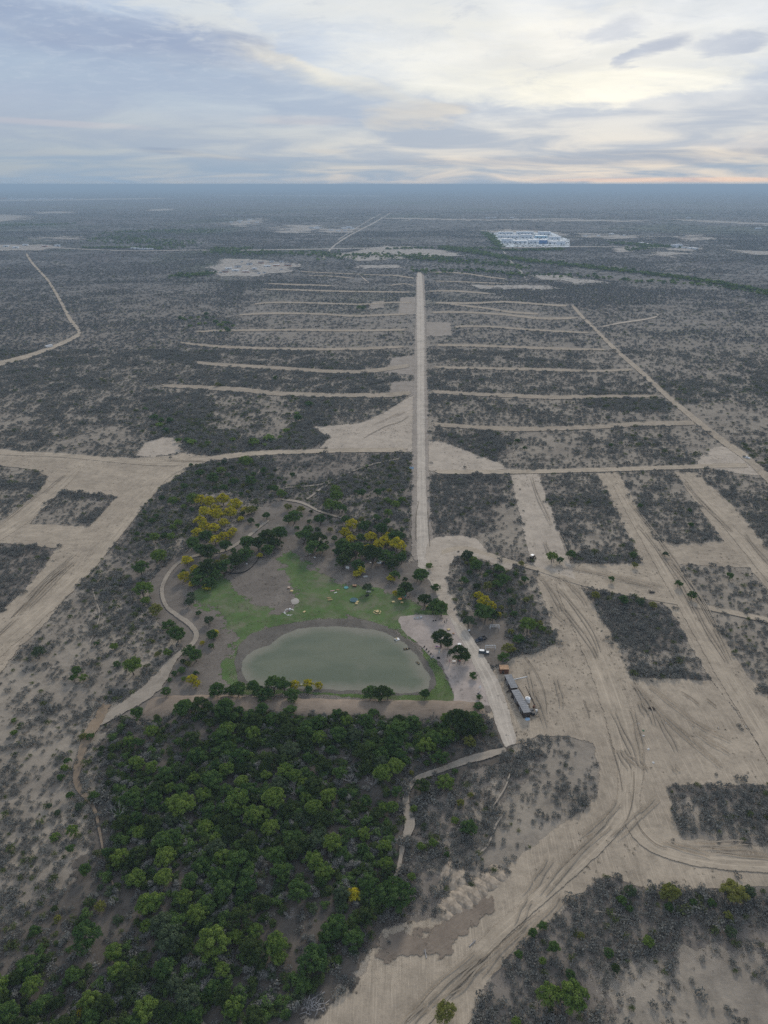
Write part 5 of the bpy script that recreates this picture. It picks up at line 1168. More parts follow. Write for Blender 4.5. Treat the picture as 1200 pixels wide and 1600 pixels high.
# spoil heaps along the cut
for i, (u, v, r_, h_, lb_) in enumerate([(710, 1369, 4.2, 1.9, 'darker rounded spoil heap furthest from the road'), (694, 1428, 2.4, 1.0, 'lowest spoil heap, grey and clumpy'), (707, 1414, 2.9, 1.4, 'spoil heap second from the lower end of the row'), (722, 1404, 3.2, 1.7, 'broad pale spoil heap in the lower half of the row'),
                                    (737, 1396, 3.0, 1.7, 'pale spoil heap in the middle of the row'), (750, 1386, 2.8, 1.5, 'narrow spoil heap just above the row middle'), (763, 1377, 2.9, 1.5, 'spoil heap second from the upper end of the row'), (777, 1366, 2.6, 1.2, 'topmost spoil heap beside the broad track')]):
    b = bmesh.new(); N_ = 26; rnd = random.Random(i); vs = {}
    for a in range(N_ + 1):
        for c_ in range(N_ + 1):
            x, y = (a / N_ - .5) * 2, (c_ / N_ - .5) * 2; q = math.hypot(x, y) * (1 + .12 * math.sin(3 * math.atan2(y, x) + i)); z = max(0, 1 - q * q) ** .8; z += .10 * math.sin(x * 9 + i) * math.sin(y * 8 + i * 2) * (z > .05) + rnd.uniform(-.03, .03)
            vs[a, c_] = b.verts.new((x * r_ * 1.05, y * r_ * 1.35, (z + .04 * math.sin(x * 17 + i * 3) * math.sin(y * 19) * (z > .05)) * h_ * .55 - .03))
    for a in range(N_):
        for c_ in range(N_): b.faces.new((vs[a, c_], vs[a + 1, c_], vs[a + 1, c_ + 1], vs[a, c_ + 1]))
    lone('dirt_pile', b, PILE, u, v, .5, lb_, 'dirt pile', 'spoil heaps along the dark soil cut', smooth=True)


# people
def person(u, v, rz, label, shirt, trousers, sit=False):
    t_ = thing('person', u, v, rz, label, 'person', z=.02)
    hp = .92; J = {'pel': (0, 0, hp), 'chest': (0, .02, 1.28), 'neck': (0, .01, 1.47), 'head': (0, .03, 1.58), 'crown': (0, .02, 1.70)}
    if sit: J = {k: (p[0], p[1], p[2] - .45) for k, p in J.items()}
    base = J['pel'][2]; nm = list(J); co = [J[k] for k in nm]; ed = [(0, 1), (1, 2), (2, 3), (3, 4)]; rd = [.15, .16, .06, .10, .07]
    for s in (-1, 1):
        ch = base + .46
        pts = [((s * .19, .0, ch), .065), ((s * .25, .04, ch - .28), .05), ((s * .22, .22 if sit else .10, ch - .50), .036), ((s * .22, .30 if sit else .12, ch - .58), .035)]
        k = 1
        for p, r_ in pts: co.append(p); rd.append(r_); ed.append((k, len(co) - 1)); k = len(co) - 1
        hpos = pts[-1][0]
        for f in range(5):
            co.append((hpos[0] + (f - 2) * .018, hpos[1] + .03 + (.02 if f == 0 else .05), hpos[2] - .07 - .01 * (2 - abs(f - 2)))); rd.append(.009); ed.append((k, len(co) - 1))
        leg = [((s * .10, .0, base - .06), .095), ((s * .12, .42, base - .08) if sit else (s * .11, .03 * s, base - .46), .062), ((s * .12, .46, .08) if sit else (s * .12, -.02 * s, .08), .045), ((s * .13, .60 if sit else .12, .035), .035)]
        k = 0
        for p, r_ in leg: co.append(p); rd.append(r_); ed.append((k, len(co) - 1)); k = len(co) - 1
    def skin(name, co, ed, rd, mat, root=0):
        me = bpy.data.meshes.new(name); me.from_pydata(co, ed, []); o = bpy.data.objects.new(name, me); COL.objects.link(o); md = o.modifiers.new('s', 'SKIN'); me.skin_vertices[0].data.foreach_set('radius', [x for r_ in rd for x in (r_, r_)])
        me.skin_vertices[0].data[root].use_root = True; o.modifiers.new('d', 'SUBSURF').levels = 1; o.modifiers['d'].render_levels = 1; me.materials.append(mat); o.parent = t_; return o
    skin('body', co, ed, rd, SKIN)
    c, e, r_ = [J['pel'], J['chest']], [(0, 1)], [.165, .18]
    for s in (-1, 1): c += [(s * .19, 0, base + .46), (s * .25, .04, base + .2)]; r_ += [.078, .066]; n_ = len(c); e += [(1, n_ - 2), (n_ - 2, n_ - 1)]
    skin('shirt', c, e, r_, shirt)
    c, e, r_ = [(0, 0, base)], [], [.165]
    for s in (-1, 1):
        c += [(s * .10, 0, base - .06), (s * .12, .42, base - .08) if sit else (s * .11, .03 * s, base - .46), (s * .12, .46, .12) if sit else (s * .12, -.02 * s, .12)]; r_ += [.108, .075, .06]; n_ = len(c); e += [(0, n_ - 3), (n_ - 3, n_ - 2), (n_ - 2, n_ - 1)]
    skin('trousers', c, e, r_, trousers)
    b = bmesh.new(); bmesh.ops.create_icosphere(b, subdivisions=2, radius=.115); bmesh.ops.translate(b, verts=b.verts, vec=(0, -.012, J['crown'][2] - .045)); part('hair', b, HAIR, t_, True)
    return t_


person(698, 971, 2.6, 'person in a white shirt standing by the road end of the beach', W_, BK); person(694.5, 974, .4, 'person in a grey top a step left of the one in white', GREY, BK)
person(699, 1028, 1.2, 'person in black standing between the two beach trees', BK, BK); person(702.5, 1035, -1.0, 'person in pink below the lower beach tree', PINK, PINK)
person(607, 885, 2.0, 'person in an orange top under the grove beside the white canopy', ORG, BK); person(373, 884, -.5, 'person in dark clothes under the trees behind the lawn', BK, BK)


def camp_chair(u, v, rz, mat, label, group=None, cat='chair'):
    t_ = thing('camp_chair', u, v, rz, label, cat, group); part('seat', mb([(0, 0, .46, .58, .55, .06)], .02), mat, t_); part('backrest', mb([(0, -.28, .8, .58, .06, .62)], .02), mat, t_)
    for x in (-.25, .25):
        for y in (-.23, .23): part('leg', mb([(x, y, .22, .04, .04, .44)]), BK, t_)
    for x in (-.3, .3): part('armrest', mb([(x, 0, .68, .06, .5, .04)]), BK, t_)


camp_chair(676.8, 971.5, .5, BK, 'black camp chair at the top of the beach, left of a pair'); camp_chair(680.8, 970.8, -.3, BK, 'black camp chair at the top of the beach, right of a pair'); camp_chair(687.5, 968.5, .9, DBR, 'brown camp chair at the top edge of the beach near the person in white'); camp_chair(691, 967.5, -.6, DBR, 'second brown camp chair, just left of the person in white')
camp_chair(718, 1034, .3, RED, 'red chair under the lower beach tree'); camp_chair(716, 1031, -.6, RED, 'second red chair tucked under the lower beach tree')


def lounger(u, v, rz, mat, label):
    t_ = thing('sun_lounger', u, v, rz, label, 'sun lounger', 'black loungers in a row above the pond'); part('seat', mb([(.25, 0, .34, 1.3, .66, .1)], .03), mat, t_); o = part('backrest', mb([(0, 0, .35, .1, .66, .7)], .03), mat, t_); o.location = (-.45, 0, .3); o.rotation_euler = (0, -.6, 0)
    for x in (-.3, .8):
        for y in (-.26, .26): part('leg', mb([(x, y, .15, .06, .06, .3)]), BK, t_)


for k, (u, v, lb_) in enumerate([(661.3, 1012.5, 'black lounger nearest the beach top in the row above the pond'), (665, 1016.5, 'black lounger second from the top of the row'), (668.2, 1019.8, 'black lounger in the middle of the row'), (671.3, 1023.5, 'black lounger second from the grass'), (675, 1028, 'grey lounger lowest in the row, on the grass edge')]):
    lounger(u, v, heading((u, v), (u - 5, v + 2)) + .15 * math.sin(k * 2), GREY if k == 4 else BK, lb_)


def table(name, u, v, L, wd, top, label, cat='table', rz=0., h=.75, round_=False, legm=None):
    t_ = thing(name, u, v, rz, label, cat); b = bmesh.new()
    if round_: cyl(b, (0, 0, h), L / 2, .06, seg=22)
    else: b.free(); b = mb([(0, 0, h, L, wd, .06)], .015)
    part('top', b, top, t_)
    for x in (-1, 1):
        for y in (-1, 1): part('leg', mb([(x * L * .33, y * wd * .33, h / 2, .06, .06, h - .06)]), legm or STEEL, t_)
    return t_


table('round_table', 717.6, 1008.5, 1.7, 1.7, W_, 'round white table above the lower beach tree', round_=True); table('table', 684, 1012, 2.2, 1.0, PUR, 'purple covered table below the larger beach tree')
for (u, v, m_, lb_) in [(682.5, 1011, W_, 'white cake box on the left of the purple table'), (685.6, 1012.4, W_, 'white parcel on the right of the purple table')]: lone('gift_box', mb([(0, 0, .95, .5, .4, .34)], .02), m_, u, v, .2, lb_, 'box')
table('table', 709.5, 1035, 1.5, .8, W_, 'small white table between the person in pink and the red chairs')
t_ = thing('garden_swing', 686.5, 1020, 1.4, 'pale green metal swing seat below the purple table', 'swing seat'); b = bmesh.new()
for s in (-1, 1): rod(b, (s * 1.0, -.6, 0), (s * 1.0, 0, 1.9), .04); rod(b, (s * 1.0, .6, 0), (s * 1.0, 0, 1.9), .04)
rod(b, (-1, 0, 1.9), (1, 0, 1.9), .04); part('frame', b, paint('pale_green', (.38, .48, .44), .6), t_); part('seat', mb([(0, 0, .5, 1.6, .5, .06), (0, -.25, .8, 1.6, .05, .5)], .02), W2, t_)
t_ = thing('barbecue_grill', 685, 1030, 0, 'dark barbecue grill at the corner of the grass above the pond', 'barbecue'); b = bmesh.new(); cyl(b, (0, 0, .85), .42, 1.3, 'X', 16); part('drum', b, BK, t_, True); [part('leg', mb([(x, y, .3, .06, .06, .6)]), BK, t_) for x in (-.5, .5) for y in (-.25, .25)]


def crate(u, v, L, wd, h, m1, m2, label, rz=0.0, name='wooden_crate', cat='crate'):
    t_ = thing(name, u, v, rz, label, cat); part('sides', mb([(0, 0, h * .45, L, wd, h * .9)] + [(x * L * .5, y * wd * .5, h * .45, .1, .1, h) for x in (-1, 1) for y in (-1, 1)]), m1, t_); part('lid', mb([(0, 0, h * .9 + .06, L + .12, wd + .12, .1)], .02), m2, t_)


crate(701, 985, 1.3, 1.0, .7, TANP, YEL, 'tan crate at the road side of the beach, the larger of two', .4); crate(708.5, 991, .8, .7, .55, RUST, TANP, 'small brown crate nearest the round white table', .1)
crate(451.5, 919.5, 1.3, 1.0, .8, TANP, paint('pale_tan', (.55, .42, .33), .8), 'pinkish tan crate on bare ground, upper of two'); crate(456, 925, 1.3, 1.0, .9, YEL, YEL, 'yellow crate on the lawn edge, lower of two', .15)
crate(558.5, 941.5, 1.1, .9, .7, YEL, YEL, 'yellow crate touching the trampoline, the upper one', .3); crate(557, 944.5, 1.2, .9, .8, YEL, YEL, 'yellow crate below the trampoline', -.1)
crate(614.5, 941.5, 1.2, .9, .6, YEL, YEL, 'pale yellow crate at the right end of the lawn, left of the orange parasol', .2); crate(628, 942.5, 1.2, 1., .6, TANP, YEL, 'tan crate right of the orange parasol', -.2); crate(635.5, 1086, .1, .1, .1, TANP, YEL, 'tiny wooden stake on the grass strip below the pond')
crate(554, 917, 2.0, 1.2, 1.1, RUST, TANP, 'rust brown cabin crate with a tan lid at the top of the lawn', -.1); crate(668, 949, 1.2, 1.0, .8, YEL, YEL, 'pale yellow crate under the dark trees above the beach', .5); crate(475.5, 957, 1.3, .8, .5, YEL, YEL, 'low yellow crate alone on the lawn right of the stone ring', 1.0)
b = bmesh.new(); cyl(b, (0, 0, .25), 1.2, .5, seg=24); lone('paddling_pool', b, TEAL, 541, 919, 0, 'teal paddling pool at the top of the lawn', 'pool')
t_ = thing('trampoline', 553, 939, .2, 'dark teal trampoline on the lawn', 'trampoline'); b = bmesh.new(); cyl(b, (0, 0, .7), 1.9, .04, seg=26); part('mat', b, paint('mesh_teal', (.04, .10, .12), .8), t_)
b = bmesh.new(); [rod(b, (2 * math.cos(a), 2 * math.sin(a), .7), (2 * math.cos(a + .5236), 2 * math.sin(a + .5236), .7), .06) for a in [k * .5236 for k in range(12)]]; part('rim', b, TEAL, t_)
for k in range(6): a = k * 1.047; part('leg', mb([(2 * math.cos(a), 2 * math.sin(a), .34, .06, .06, .68)]), STEEL, t_)
t_ = thing('picnic_table', 589.5, 957.5, .3, 'six sided raw wood picnic table with benches on the lawn above the pond', 'picnic table', s=1.15); b = bmesh.new(); cyl(b, (0, 0, .75), .75, .07, seg=6); part('top', b, YEL, t_)
for k in range(6): a = k * 1.047; part('bench', mb([(1.45 * math.cos(a), 1.45 * math.sin(a), .45, .3, 1.1, .06, a)]), YEL, t_)
b = bmesh.new(); [rod(b, (0, 0, .4), (1.45 * math.cos(k * 1.047), 1.45 * math.sin(k * 1.047), .4), .05) for k in range(6)]; rod(b, (0, 0, 0), (0, 0, .75), .08); part('frame', b, YEL, t_)


def parasol(u, v, m_, r_, label): 
    t_ = thing('parasol', u, v, 0, label, 'parasol'); b = bmesh.new(); rod(b, (0, 0, 0), (0, 0, 2.4), .04); part('pole', b, W2, t_); b = bmesh.new(); cyl(b, (0, 0, 2.35), r_, .5, seg=8, r2=.08); part('canopy', b, m_, t_)


parasol(625, 941, ORG, 1.1, 'orange parasol at the right end of the lawn'); parasol(632, 936, TEAL, 1.0, 'teal parasol under the tree at the right end of the lawn')
for k, (u, v, m_, L, a, lb_) in enumerate([(519, 924, PINK, 2.6, .2, 'pinkish stack of planks at the top of the lawn, left of the pool'), (524, 927, W2, 2.0, .5, 'white stack of boards just below the pinkish planks'), (527.5, 922.5, TANP, 1.8, -.2, 'short tan plank stack right of the pinkish one'), (513.5, 935, TANP, 2.4, .1, 'tan planks lying above the raw wood bench')]):
    lone('plank_stack', mb([(0, 0, .12, L, .7, .24, 0), (.1, .05, .32, L * .9, .6, .14, .12)], .02), m_, u, v, a, lb_, 'planks')
for (u, v, m_, a, lb_) in [(516, 938.5, YEL, .25, 'raw wood bench on the lawn below the planks'), (576, 926, W2, .0, 'pale bench below the grey-green tree at the top of the lawn'), (574, 932, BK, .6, 'small dark bench on the lawn below the pale one'), (571, 902.5, W2, .4, 'pale bench beside the small yellow tree of the grove')]:
    t_ = thing('bench', u, v, a, lb_, 'bench'); part('seat', mb([(0, 0, .46, 2.3, .55, .08)], .02), m_, t_); part('backrest', mb([(0, .28, .8, 2.3, .06, .4)], .02), m_, t_); [part('leg', mb([(x, 0, .22, .1, .5, .44)]), m_, t_) for x in (-.9, .9)]
for k in range(13):
    a = k / 13 * 5.2 + 1.0; u, v = 452 + 7.5 * math.cos(a), 957 + 5.0 * math.sin(a); b = bmesh.new(); bmesh.ops.create_icosphere(b, subdivisions=2, radius=.38 + .12 * (k % 3)); rnd = random.Random(k)
    for v_ in b.verts: v_.co *= rnd.uniform(.8, 1.15); v_.co.z *= .6
    lone('stone', b, STONE, u, v, k, 'pale stone of the open ring on the lawn above the pond', 'stone', 'stones of the open ring', z=.1)
b = bmesh.new(); cyl(b, (0, 0, .5), .45, 1.0, seg=16); lone('white_barrel', b, W_, 453, 953.5, 0, 'white barrel inside the stone ring', 'barrel')
t_ = thing('signboard', 543, 891, -.5, 'white signboard on two posts at the edge of the grove', 'sign'); part('panel', mb([(0, 0, 1.7, 2.2, .08, 1.6)], .02), W_, t_); [part('post', mb([(x, .07, .9, .09, .09, 1.8)]), STEEL, t_) for x in (-.9, .9)]
t_ = thing('roadside_sign', 643, 736, .1, 'small pale blue sign beside the main road, far above the park', 'sign', s=1.6); part('panel', mb([(0, 0, 1.5, 2.0, .06, 1.1)], .02), BLUE, t_); [part('post', mb([(x, .06, .6, .09, .09, 1.2)]), STEEL, t_) for x in (-.8, .8)]


def canopy(u, v, L, wd, m_, label, rz=0.):
    t_ = thing('canopy_tent', u, v, rz, label, 'canopy tent'); b = bmesh.new(); bmesh.ops.create_cone(b, cap_ends=False, segments=4, radius1=.72, radius2=.03, depth=1)
    bmesh.ops.rotate(b, verts=b.verts, matrix=Matrix.Rotation(math.pi / 4, 3, 'Z'))
    for v_ in b.verts: v_.co = Vector((v_.co.x * L, v_.co.y * wd, v_.co.z * .9 + 2.75))
    part('roof', b, m_, t_)
    for x in (-.48, .48):
        for y in (-.48, .48): part('leg', mb([(x * L, y * wd, 1.15, .06, .06, 2.3)]), STEEL, t_)


canopy(593, 884, 3.0, 3.0, W_, 'white canopy tent in the gap of the grove'); canopy(599, 886, 2.6, 2.2, BK, 'black canopy tent right of the white one'); canopy(611.5, 889, 2.6, 2.4, BLUE, 'pale blue canopy tent at the road side of the grove')
for (u, v, m_, lb_) in [(484, 866, W_, 'white cooler box at the clump behind the lawn, leftmost'), (488, 868.5, PINK, 'pink cooler box at the clump behind the lawn, in the middle'), (492, 872, W_, 'white cooler box at the clump behind the lawn, rightmost'), (385.5, 882, W_, 'white cooler box under the tree row behind the lawn'), (579, 880, W_, 'white cooler box left of the white canopy tent'), (733, 986, W_, 'white cooler box under the pale tree beside the camp road'),
                        (472, 1071, W2, 'grey cooler box on the dam between two yellow trees'), (658, 965, W2, 'grey cooler box beside the beached boat'), (638, 933, BK, 'black cooler box under the tree at the right end of the lawn')]:
    t_ = thing('cooler_box', u, v, .3, lb_, 'cooler box'); part('tub', mb([(0, 0, .28, .9, .55, .5)], .03), m_, t_); part('lid', mb([(0, 0, .58, .94, .6, .1)], .03), W_ if m_ is not BK else BK, t_)
# black netting fence behind the lawn
pts = [P(u, v) for u, v in smooth_open([(352, 893, 0), (362, 897, 0), (378, 896, 0), (390, 890, 0), (400, 880, 0), (405, 872, 0)], 4) for u, v in [(u, v)]] if False else [P(q[0], q[1]) for q in smooth_open([(352, 893, 0), (362, 897, 0), (378, 896, 0), (390, 890, 0), (400, 880, 0), (405, 872, 0)], 4)]
t_ = bpy.data.objects.new('netting_fence', None); COL.objects.link(t_); tag(t_, 'low black netting fence curving below the tree row behind the lawn', 'fence'); t_.location = pts[0]
bN = bmesh.new(); prev = None
for p in pts:
    q = p - pts[0]; cur = [bN.verts.new((q.x, q.y, z)) for z in (0, .85)] + [bN.verts.new((q.x, q.y + .05, z)) for z in (0.85, 0)]
    if prev:
        for i in range(4): bN.faces.new((prev[i], cur[i], cur[(i + 1) % 4], prev[(i + 1) % 4]))
    prev = cur
part('netting', bN, BK, t_)
for p in pts[::3]: q = p - pts[0]; part('post', mb([(q.x, q.y - .06, .5, .08, .08, 1.0)]), DBR, t_)
# boats and drifting things on the pond


def boat(u, v, rz, m_, label, L=3.4, wd=1.3, z=.1):
    t_ = thing('rowing_boat', u, v, rz, label, 'boat', z=z); b = bmesh.new(); N_ = 10; rows = []
    for i in range(N_ + 1):
        x = (i / N_ - .5) * L; w_ = wd / 2 * max(.08, (1 - abs(2 * i / N_ - 1) ** 2.6)) if i > N_ / 2 else wd / 2 * (0.75 + .25 * min(1, i / 3)); rows.append([b.verts.new(c) for c in ((x, -w_, .5), (x, -w_ * .7, .0), (x, w_ * .7, .0), (x, w_, .5), (x, w_ * .86, .5), (x, w_ * .6, .12), (x, -w_ * .6, .12), (x, -w_ * .86, .5))])
    for i in range(N_):
        for k in range(8): b.faces.new((rows[i][k], rows[i + 1][k], rows[i + 1][(k + 1) % 8], rows[i][(k + 1) % 8]))
    b.faces.new(list(reversed(rows[0]))); b.faces.new(rows[-1]); bmesh.ops.recalc_face_normals(b, faces=b.faces); part('hull', b, m_, t_)
    for x in (-.25, .15): part('thwart', mb([(x * L, 0, .4, .25, wd * .85, .05)]), YEL, t_)


boat(653, 967, 0.05, SILV, 'grey metal boat lying at the top left of the beach', 4.0, 1.3); boat(635.5, 1015, .2, DBR, 'dark rowing boat on the water beside the beach', 3.0, .9)
boat(653, 1037, -1.0, BK, 'black rowing boat on the water near the right end of the pond', 2.6, .8)
t_ = thing('pedal_boat', 620.5, 1000, .5, 'white and yellow pedal boat at the upper right of the pond', 'pedal boat', z=.1); part('hull', mb([(0, -.6, .25, 2.3, .45, .45, 0, .9), (0, .6, .25, 2.3, .45, .45, 0, .9), (0, 0, .42, 1.8, .9, .12)], .05), W_, t_); part('seat', mb([(-.3, 0, .7, .5, 1.1, .4), (-.55, 0, 1.0, .12, 1.1, .4)], .05), YEL, t_); part('rudder', mb([(-1.25, 0, .3, .4, .08, .4)]), BK, t_)
t_ = thing('volleyball_post', 750, 1078, .2, 'leaning white post with a cloth beside the camp road below the beach', 'post'); b = bmesh.new(); rod(b, (-.7, .8, 0), (.0, 0, 2.4), .08); part('post', b, W_, t_); part('cloth', mb([(0, -.1, 1.4, .9, .05, 1.2, .3)], .01), W_, t_)
lone('black_sack', mb([(0, 0, .3, 1.1, .8, .6, .3, .6)], .15), BK, 747, 1085, 0, 'black sack on the beach foot between two small trees', 'sack', smooth=True)
for i, (u, v, m_, lb_) in enumerate([(997, 1131, STONE, 'top'), (1005, 1142, GRN, 'second'), (1005, 1150, STONE, 'third'), (1013, 1171, STONE, 'fourth'), (1021, 1192, STONE, 'lowest')]):
    b = bmesh.new(); bmesh.ops.create_icosphere(b, subdivisions=2, radius=.55); rnd = random.Random(i)
    for v_ in b.verts: v_.co *= rnd.uniform(.75, 1.2); v_.co.z *= .7
    lone('rubble_stone', b, m_, u, v, i, f'{"green tinted" if m_ is GRN else "pale"} rubble stone, {lb_} of the line across the wide clearing', 'stone')
for i, (u, v, lb_) in enumerate([(1040, 1131, 'left'), (1082, 1138, 'middle, by the dark stain'), (1122, 1138, 'right'), (1165, 1136, 'far right, beside the diagonal track')]):
    t_ = thing('lot_marker', u, v, 0, f'white lot marker on the wide clearing, {lb_}', 'marker'); part('post', mb([(0, 0, .35, .14, .14, .7)]), W_, t_); part('base', mb([(0, 0, .05, .7, .7, .12)], .02), STONE, t_)


def brush(u, v, L, h, label, seed, mat=None):
    V, Fc = [], []; rnd = random.Random(seed)
    for k in range(46):
        a = rnd.uniform(0, 6.28); c = Vector((rnd.gauss(0, L * .28), rnd.gauss(0, L * .18), rnd.uniform(.05, h * .5))); d = Vector((math.cos(a), math.sin(a), rnd.uniform(-.2, .5))).normalized() * rnd.uniform(.5, 1.2); tube(V, Fc, c - d, c + d, .09, .05, 4)
    o = mesh_obj('brush_pile', V, Fc, mat or BK); p = P(u, v); o.location = (p.x, p.y, 0); tag(o, label, 'brush pile')


brush(1018, 926, 2.6, 1.6, 'charred black brush pile on the cleared band at the right', 1); brush(1018, 1108, 1.8, 1.2, 'small dark brush pile on the wide clearing', 2, DBR)
brush(490, 1575, 5.0, 2.0, 'grey heap of cut branches at the foot of the dense wood', 3, M_dead); brush(560, 1480, 4.0, 1.6, 'brown brush pile at the lower right edge of the dense wood', 4, DBR)
for i, (u, v, L, a, lb_) in enumerate([(665, 1491, 2.4, 1.7, 'pale fallen log on the litter left of the dark soil'), (738, 1475, 2.6, .7, 'pale fallen log beside the dark soil, near the track'), (560, 1170, 4.5, .7, 'long pale fallen trunk in the upper wood'), (495, 1558, 4.5, .5, 'long grey fallen trunk at the foot of the wood')]):
    b = bmesh.new(); rod(b, (-L / 2, 0, .2), (L / 2, 0, .35), .14); rod(b, (L * .1, 0, .25), (L * .35, .5, .6), .06); lone('fallen_log', b, M_dead, u, v, a, lb_, 'log')

# ------------------------------------------------------------------ houses, works and the far town
FW = paint('far_white', (.70, .73, .76), .7); FB = paint('far_blue', (.10, .22, .42), .6); FC = paint('far_cyan', (.38, .55, .66), .6); FR = paint('far_clay', (.50, .30, .22), .8); FD = paint('shadow_opening', (.05, .06, .07), .8)


def building(name, u, v, L, wd, h, wm, rm, label, cat, rz=0., group=None, gable=False, small=False):
    t_ = thing(name, u, v, rz, label, cat, group); part('wall', mb([(0, 0, h / 2, L, wd, h)]), wm, t_)
    if gable:
        b = bmesh.new(); q = [b.verts.new(c) for c in ((-L / 2 - .4, -wd / 2 - .4, h), (L / 2 + .4, -wd / 2 - .4, h), (L / 2 + .4, wd / 2 + .4, h), (-L / 2 - .4, wd / 2 + .4, h), (-L / 2 - .4, 0, h + wd * .22), (L / 2 + .4, 0, h + wd * .22))]
        for f in ((0, 1, 5, 4), (2, 3, 4, 5), (0, 4, 3), (1, 2, 5), (0, 3, 2, 1)): b.faces.new([q[i] for i in f])
    else: b = mb([(0, 0, h + .2, L + .6, wd + .6, .4)])
    part('roof', b, rm, t_)
    if not small:
        n_ = max(1, int(L / 14))
        for k in range(n_):
            x = (k + .5) / n_ * L - L / 2; part('loading_door' if L > 20 else 'door', mb([(x, -wd / 2 - .06, min(2.2, h * .35), min(4.5, L * .2), .1, min(4.4, h * .7))]), FD, t_)
            if L <= 20: part('window', mb([(x + L * .28, -wd / 2 - .06, h * .55, 1.2, .1, 1.0)]), GL, t_)
    return t_


WK = [(790, 366, 60, 18, 'white warehouse at the back left of the works'), (820, 366, 70, 18, 'white warehouse at the back middle of the works'), (850, 367, 50, 18, 'white warehouse at the back right of the works'), (783, 371, 26, 22, 'small white hall at the left of the works'), (800, 372, 50, 26, 'broad white hall in the left half of the works'), (822, 372, 44, 22, 'white hall in the middle of the works'),
      (845, 372, 46, 28, 'pale cyan hall right of the middle of the works'), (866, 374, 40, 24, 'white hall at the right of the works'), (792, 379, 36, 24, 'white front hall at the left of the works'), (812, 380, 48, 22, 'white front hall second from the left'), (832, 380, 30, 24, 'white front hall with a dark opening in the middle'), (848, 381, 26, 20, 'deep blue front hall of the works'),
      (862, 381, 30, 22, 'white front hall second from the right'), (876, 382, 26, 16, 'low white front hall at the right end of the works')]
for i, (u, v, L, wd, lb_) in enumerate(WK):
    wm = FB if 'deep blue' in lb_ else FC if 'cyan' in lb_ else FW; building('warehouse', u, v, L, wd, 9 + (i % 3) * 2, wm, FC if i in (6,) else FB if i == 11 else FW, lb_, 'warehouse', .02 * (i % 3 - 1), 'halls of the white works')
patch('works_yard', [(767, 364), (860, 364), (886, 375), (886, 386), (790, 386), (780, 380)], paint('works_paving', (.60, .66, .70), .9), smooth=False, margin=3, block=False)
VL = ['far left', 'left', 'left of centre', 'centre', 'right of centre', 'right', 'far right']
r_ = random.Random(9)
for i, (u, v) in enumerate([(352, 426), (368, 424), (372, 418), (384, 426), (390, 414), (398, 421), (408, 412), (418, 417), (425, 410), (432, 416), (440, 410), (357, 421), (450, 416)]):
    building('house', u, v, r_.uniform(9, 18), r_.uniform(7, 10), 3.6, FW if i % 3 else FR, FW if i % 2 else GREY, f'{"white" if i % 3 else "clay coloured"} {"pale roofed" if i % 2 else "grey roofed"} house in the hamlet left of the main road, number {i + 1} of the hamlet from the left side' if False else f'{"white" if i % 3 else "clay coloured"} {"pale roofed" if i % 2 else "grey roofed"} house of the hamlet, {"lower" if v > 420 else "middle" if v > 415 else "upper"} row, {VL[min(6, int((u - 350) / 15))]}', 'house', r_.uniform(-.3, .3), 'houses of the hamlet', gable=i % 2 == 0)
for i, (u, v) in enumerate([(405, 428), (413, 427), (345, 427), (378, 410), (440, 422)]): building('shed', u, v, 7, 5, 3, FW, GREY, f'small grey roofed shed of the hamlet, {VL[min(6, int((u - 340) / 15))]}', 'shed', .1 * i, 'sheds of the hamlet')
for i, (u, v, lb_) in enumerate([(10, 386, 'left end'), (25, 388, 'beside the far road'), (40, 384, 'above the far road'), (70, 386, 'with a clay wall'), (90, 385, 'right end')]): building('house', u, v, 18, 10, 5, FR if i == 3 else FW, FW, f'far pale house at the left edge, {lb_}', 'house', .1 * i, 'far houses at the left edge')
for i, (u, v, lb_) in enumerate([(1053, 387, 'tall one on the left'), (1060, 386, 'white one beside the tall one'), (1070, 388, 'long grey one'), (1079, 389, 'small one right of the grey one'), (1002, 381, 'lone pale one nearer the works'), (1012, 383, 'pair member right of the lone one'), (1086, 390, 'last on the right')]):
    building('farm_building', u, v, 22 - i, 11, 9 if i < 2 else 5, FW, FB if i == 0 else GREY if i == 2 else FW, f'far farm building at the right, {lb_}', 'building', .1 * i, 'far farm buildings')
for i, (u, v, lb_) in enumerate([(208, 389, 'leftmost'), (214, 389.5, 'second'), (221, 390, 'third'), (228, 390, 'fourth'), (236, 390, 'rightmost')]): building('house', u, v, 14, 8, 4, FW, FW, f'far white house along the green belt at the left, {lb_}', 'house', 0, 'far houses on the green belt')
for i, (u, v, lb_) in enumerate([(495, 357.5, 'beside the bare field'), (538, 358, 'near the double road'), (545, 356, 'behind the one near the double road'), (375, 346, 'on the left bare field'), (390, 344, 'at the top of the left bare field'), (762, 341, 'above the works, left'), (772, 341, 'above the works, right of a pair'), (800, 341, 'alone above the works'), (1075, 341, 'far right, alone'), (1185, 358, 'at the right edge')]):
    building('far_house', u, v, 26, 14, 6, FW, FW, f'tiny far white house {lb_}', 'house', 0, 'tiny far houses on the plain', small=True)
r_ = random.Random(4)
for i in range(34):
    u = -2 + i * 3.6 + r_.uniform(-1, 1); v = 311.2 + r_.uniform(-.5, .7); building('town_block', u, v, r_.uniform(24, 46), 26, r_.uniform(9, 18), FR if i < 4 else FW, FR if i < 4 else FW if i % 3 else FC, f'tiny {"clay coloured" if i < 4 else "white"} block of the town on the left horizon', 'building', 0, f'{"clay" if i < 4 else "white"} blocks of the far town', small=True)
for i in range(12):
    u = 330 + i * 22 + r_.uniform(-8, 8); building('town_block', u, 305.8, 60, 40, 12, FW, FW, 'tiny white block on the horizon line behind the double road', 'building', 0, 'blocks on the far horizon', small=True)
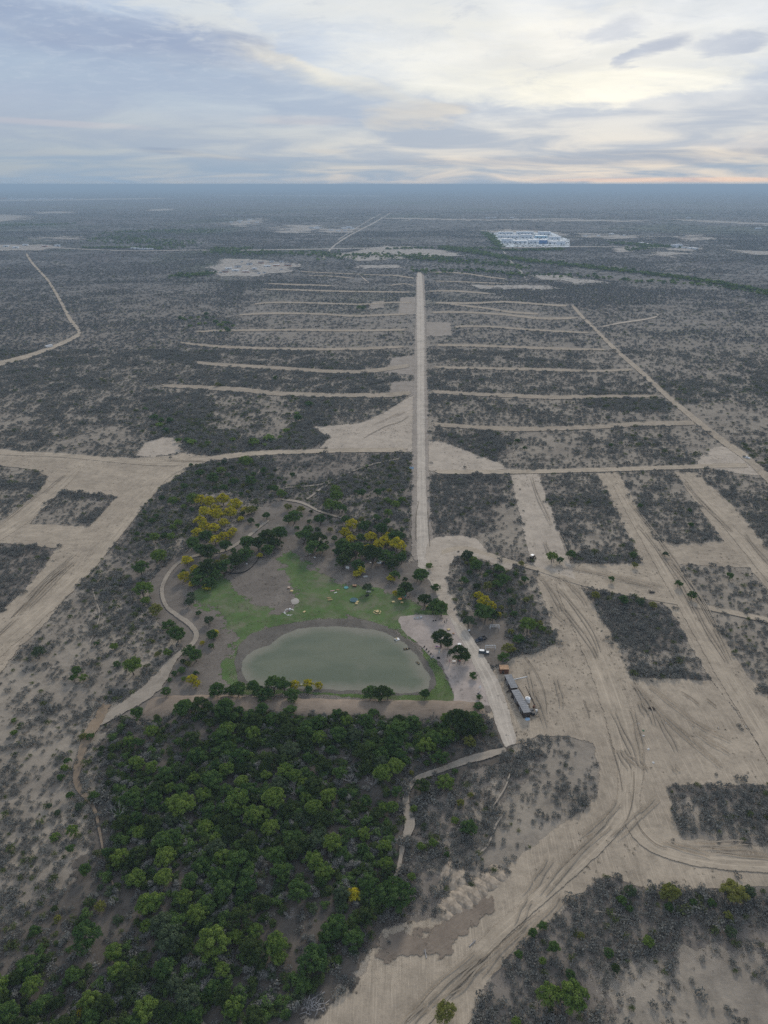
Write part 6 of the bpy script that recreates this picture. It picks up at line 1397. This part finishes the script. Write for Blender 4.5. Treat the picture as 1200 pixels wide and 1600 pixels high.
for i in range(16):
    g_ = [(484, 502, 353, 357), (512, 556, 357, 362), (355, 408, 342, 349), (905, 985, 366, 371)][i % 4]; u = g_[0] + (i // 4 + .5) / 4 * (g_[1] - g_[0]); v = r_.uniform(g_[2], g_[3]); nm_ = ['on the bare field left of the double road', 'right beside the double road', 'on the left bare field', 'right of the white works'][i % 4]
    building('far_house', u, v, r_.uniform(10, 22), 10, 5, FW, GREY if i % 3 == 0 else FW, f'tiny far {"grey roofed" if i % 3 == 0 else "white"} house {nm_}, {["leftmost", "second from left", "third from left", "rightmost"][i // 4]}', 'house', r_.uniform(-.4, .4), f'far houses {nm_}', small=True)
for i, (u, v, m_, lb_) in enumerate([(809, 1085, TEAL, 'teal drum in the gap between the container huts'), (834, 1106, RUST, 'rusty drum right of the black trailer'), (838, 1112, W2, 'grey drum furthest right of the black trailer'), (800, 1090, DBR, 'brown drum left of the longer container hut')]):
    b = bmesh.new(); cyl(b, (0, 0, .5), .45, 1.0, seg=14); lone('storage_drum', b, m_, u, v, 0, lb_, 'drum')
t_ = thing('parked_trailer', 77, 543, heading((72, 544), (82, 542)), 'white box trailer far off beside the bent road at the left', 'trailer'); part('box', mb([(0, 0, 2.0, 9, 2.6, 2.7)], .03), W_, t_); part('chassis', mb([(0, 0, .55, 8.6, 2.2, .2)]), BK, t_); wheels(t_, (-3, -2, 3), 1.1, .5)
# ------------------------------------------------------------------ haze
m, t = new_mat('haze_air')
pv = t.node('ShaderNodeVolumePrincipled'); pv.inputs['Color'].default_value = (0.60, 0.80, 1.0, 1); pv.inputs['Density'].default_value = 0.00011; pv.inputs['Anisotropy'].default_value = 0.0
finish(t, None, pv.outputs[0])
hx = 64000; hz0, hz1 = -1.0, 196.0
V = [(x, y, z) for z in (hz0, hz1) for y in (-4000, 94000) for x in (-hx, hx)]
hz = mesh_obj('haze', V, [(0, 2, 3, 1), (4, 5, 7, 6), (0, 1, 5, 4), (2, 6, 7, 3), (0, 4, 6, 2), (1, 3, 7, 5)], m); tag(hz, kind='stuff')
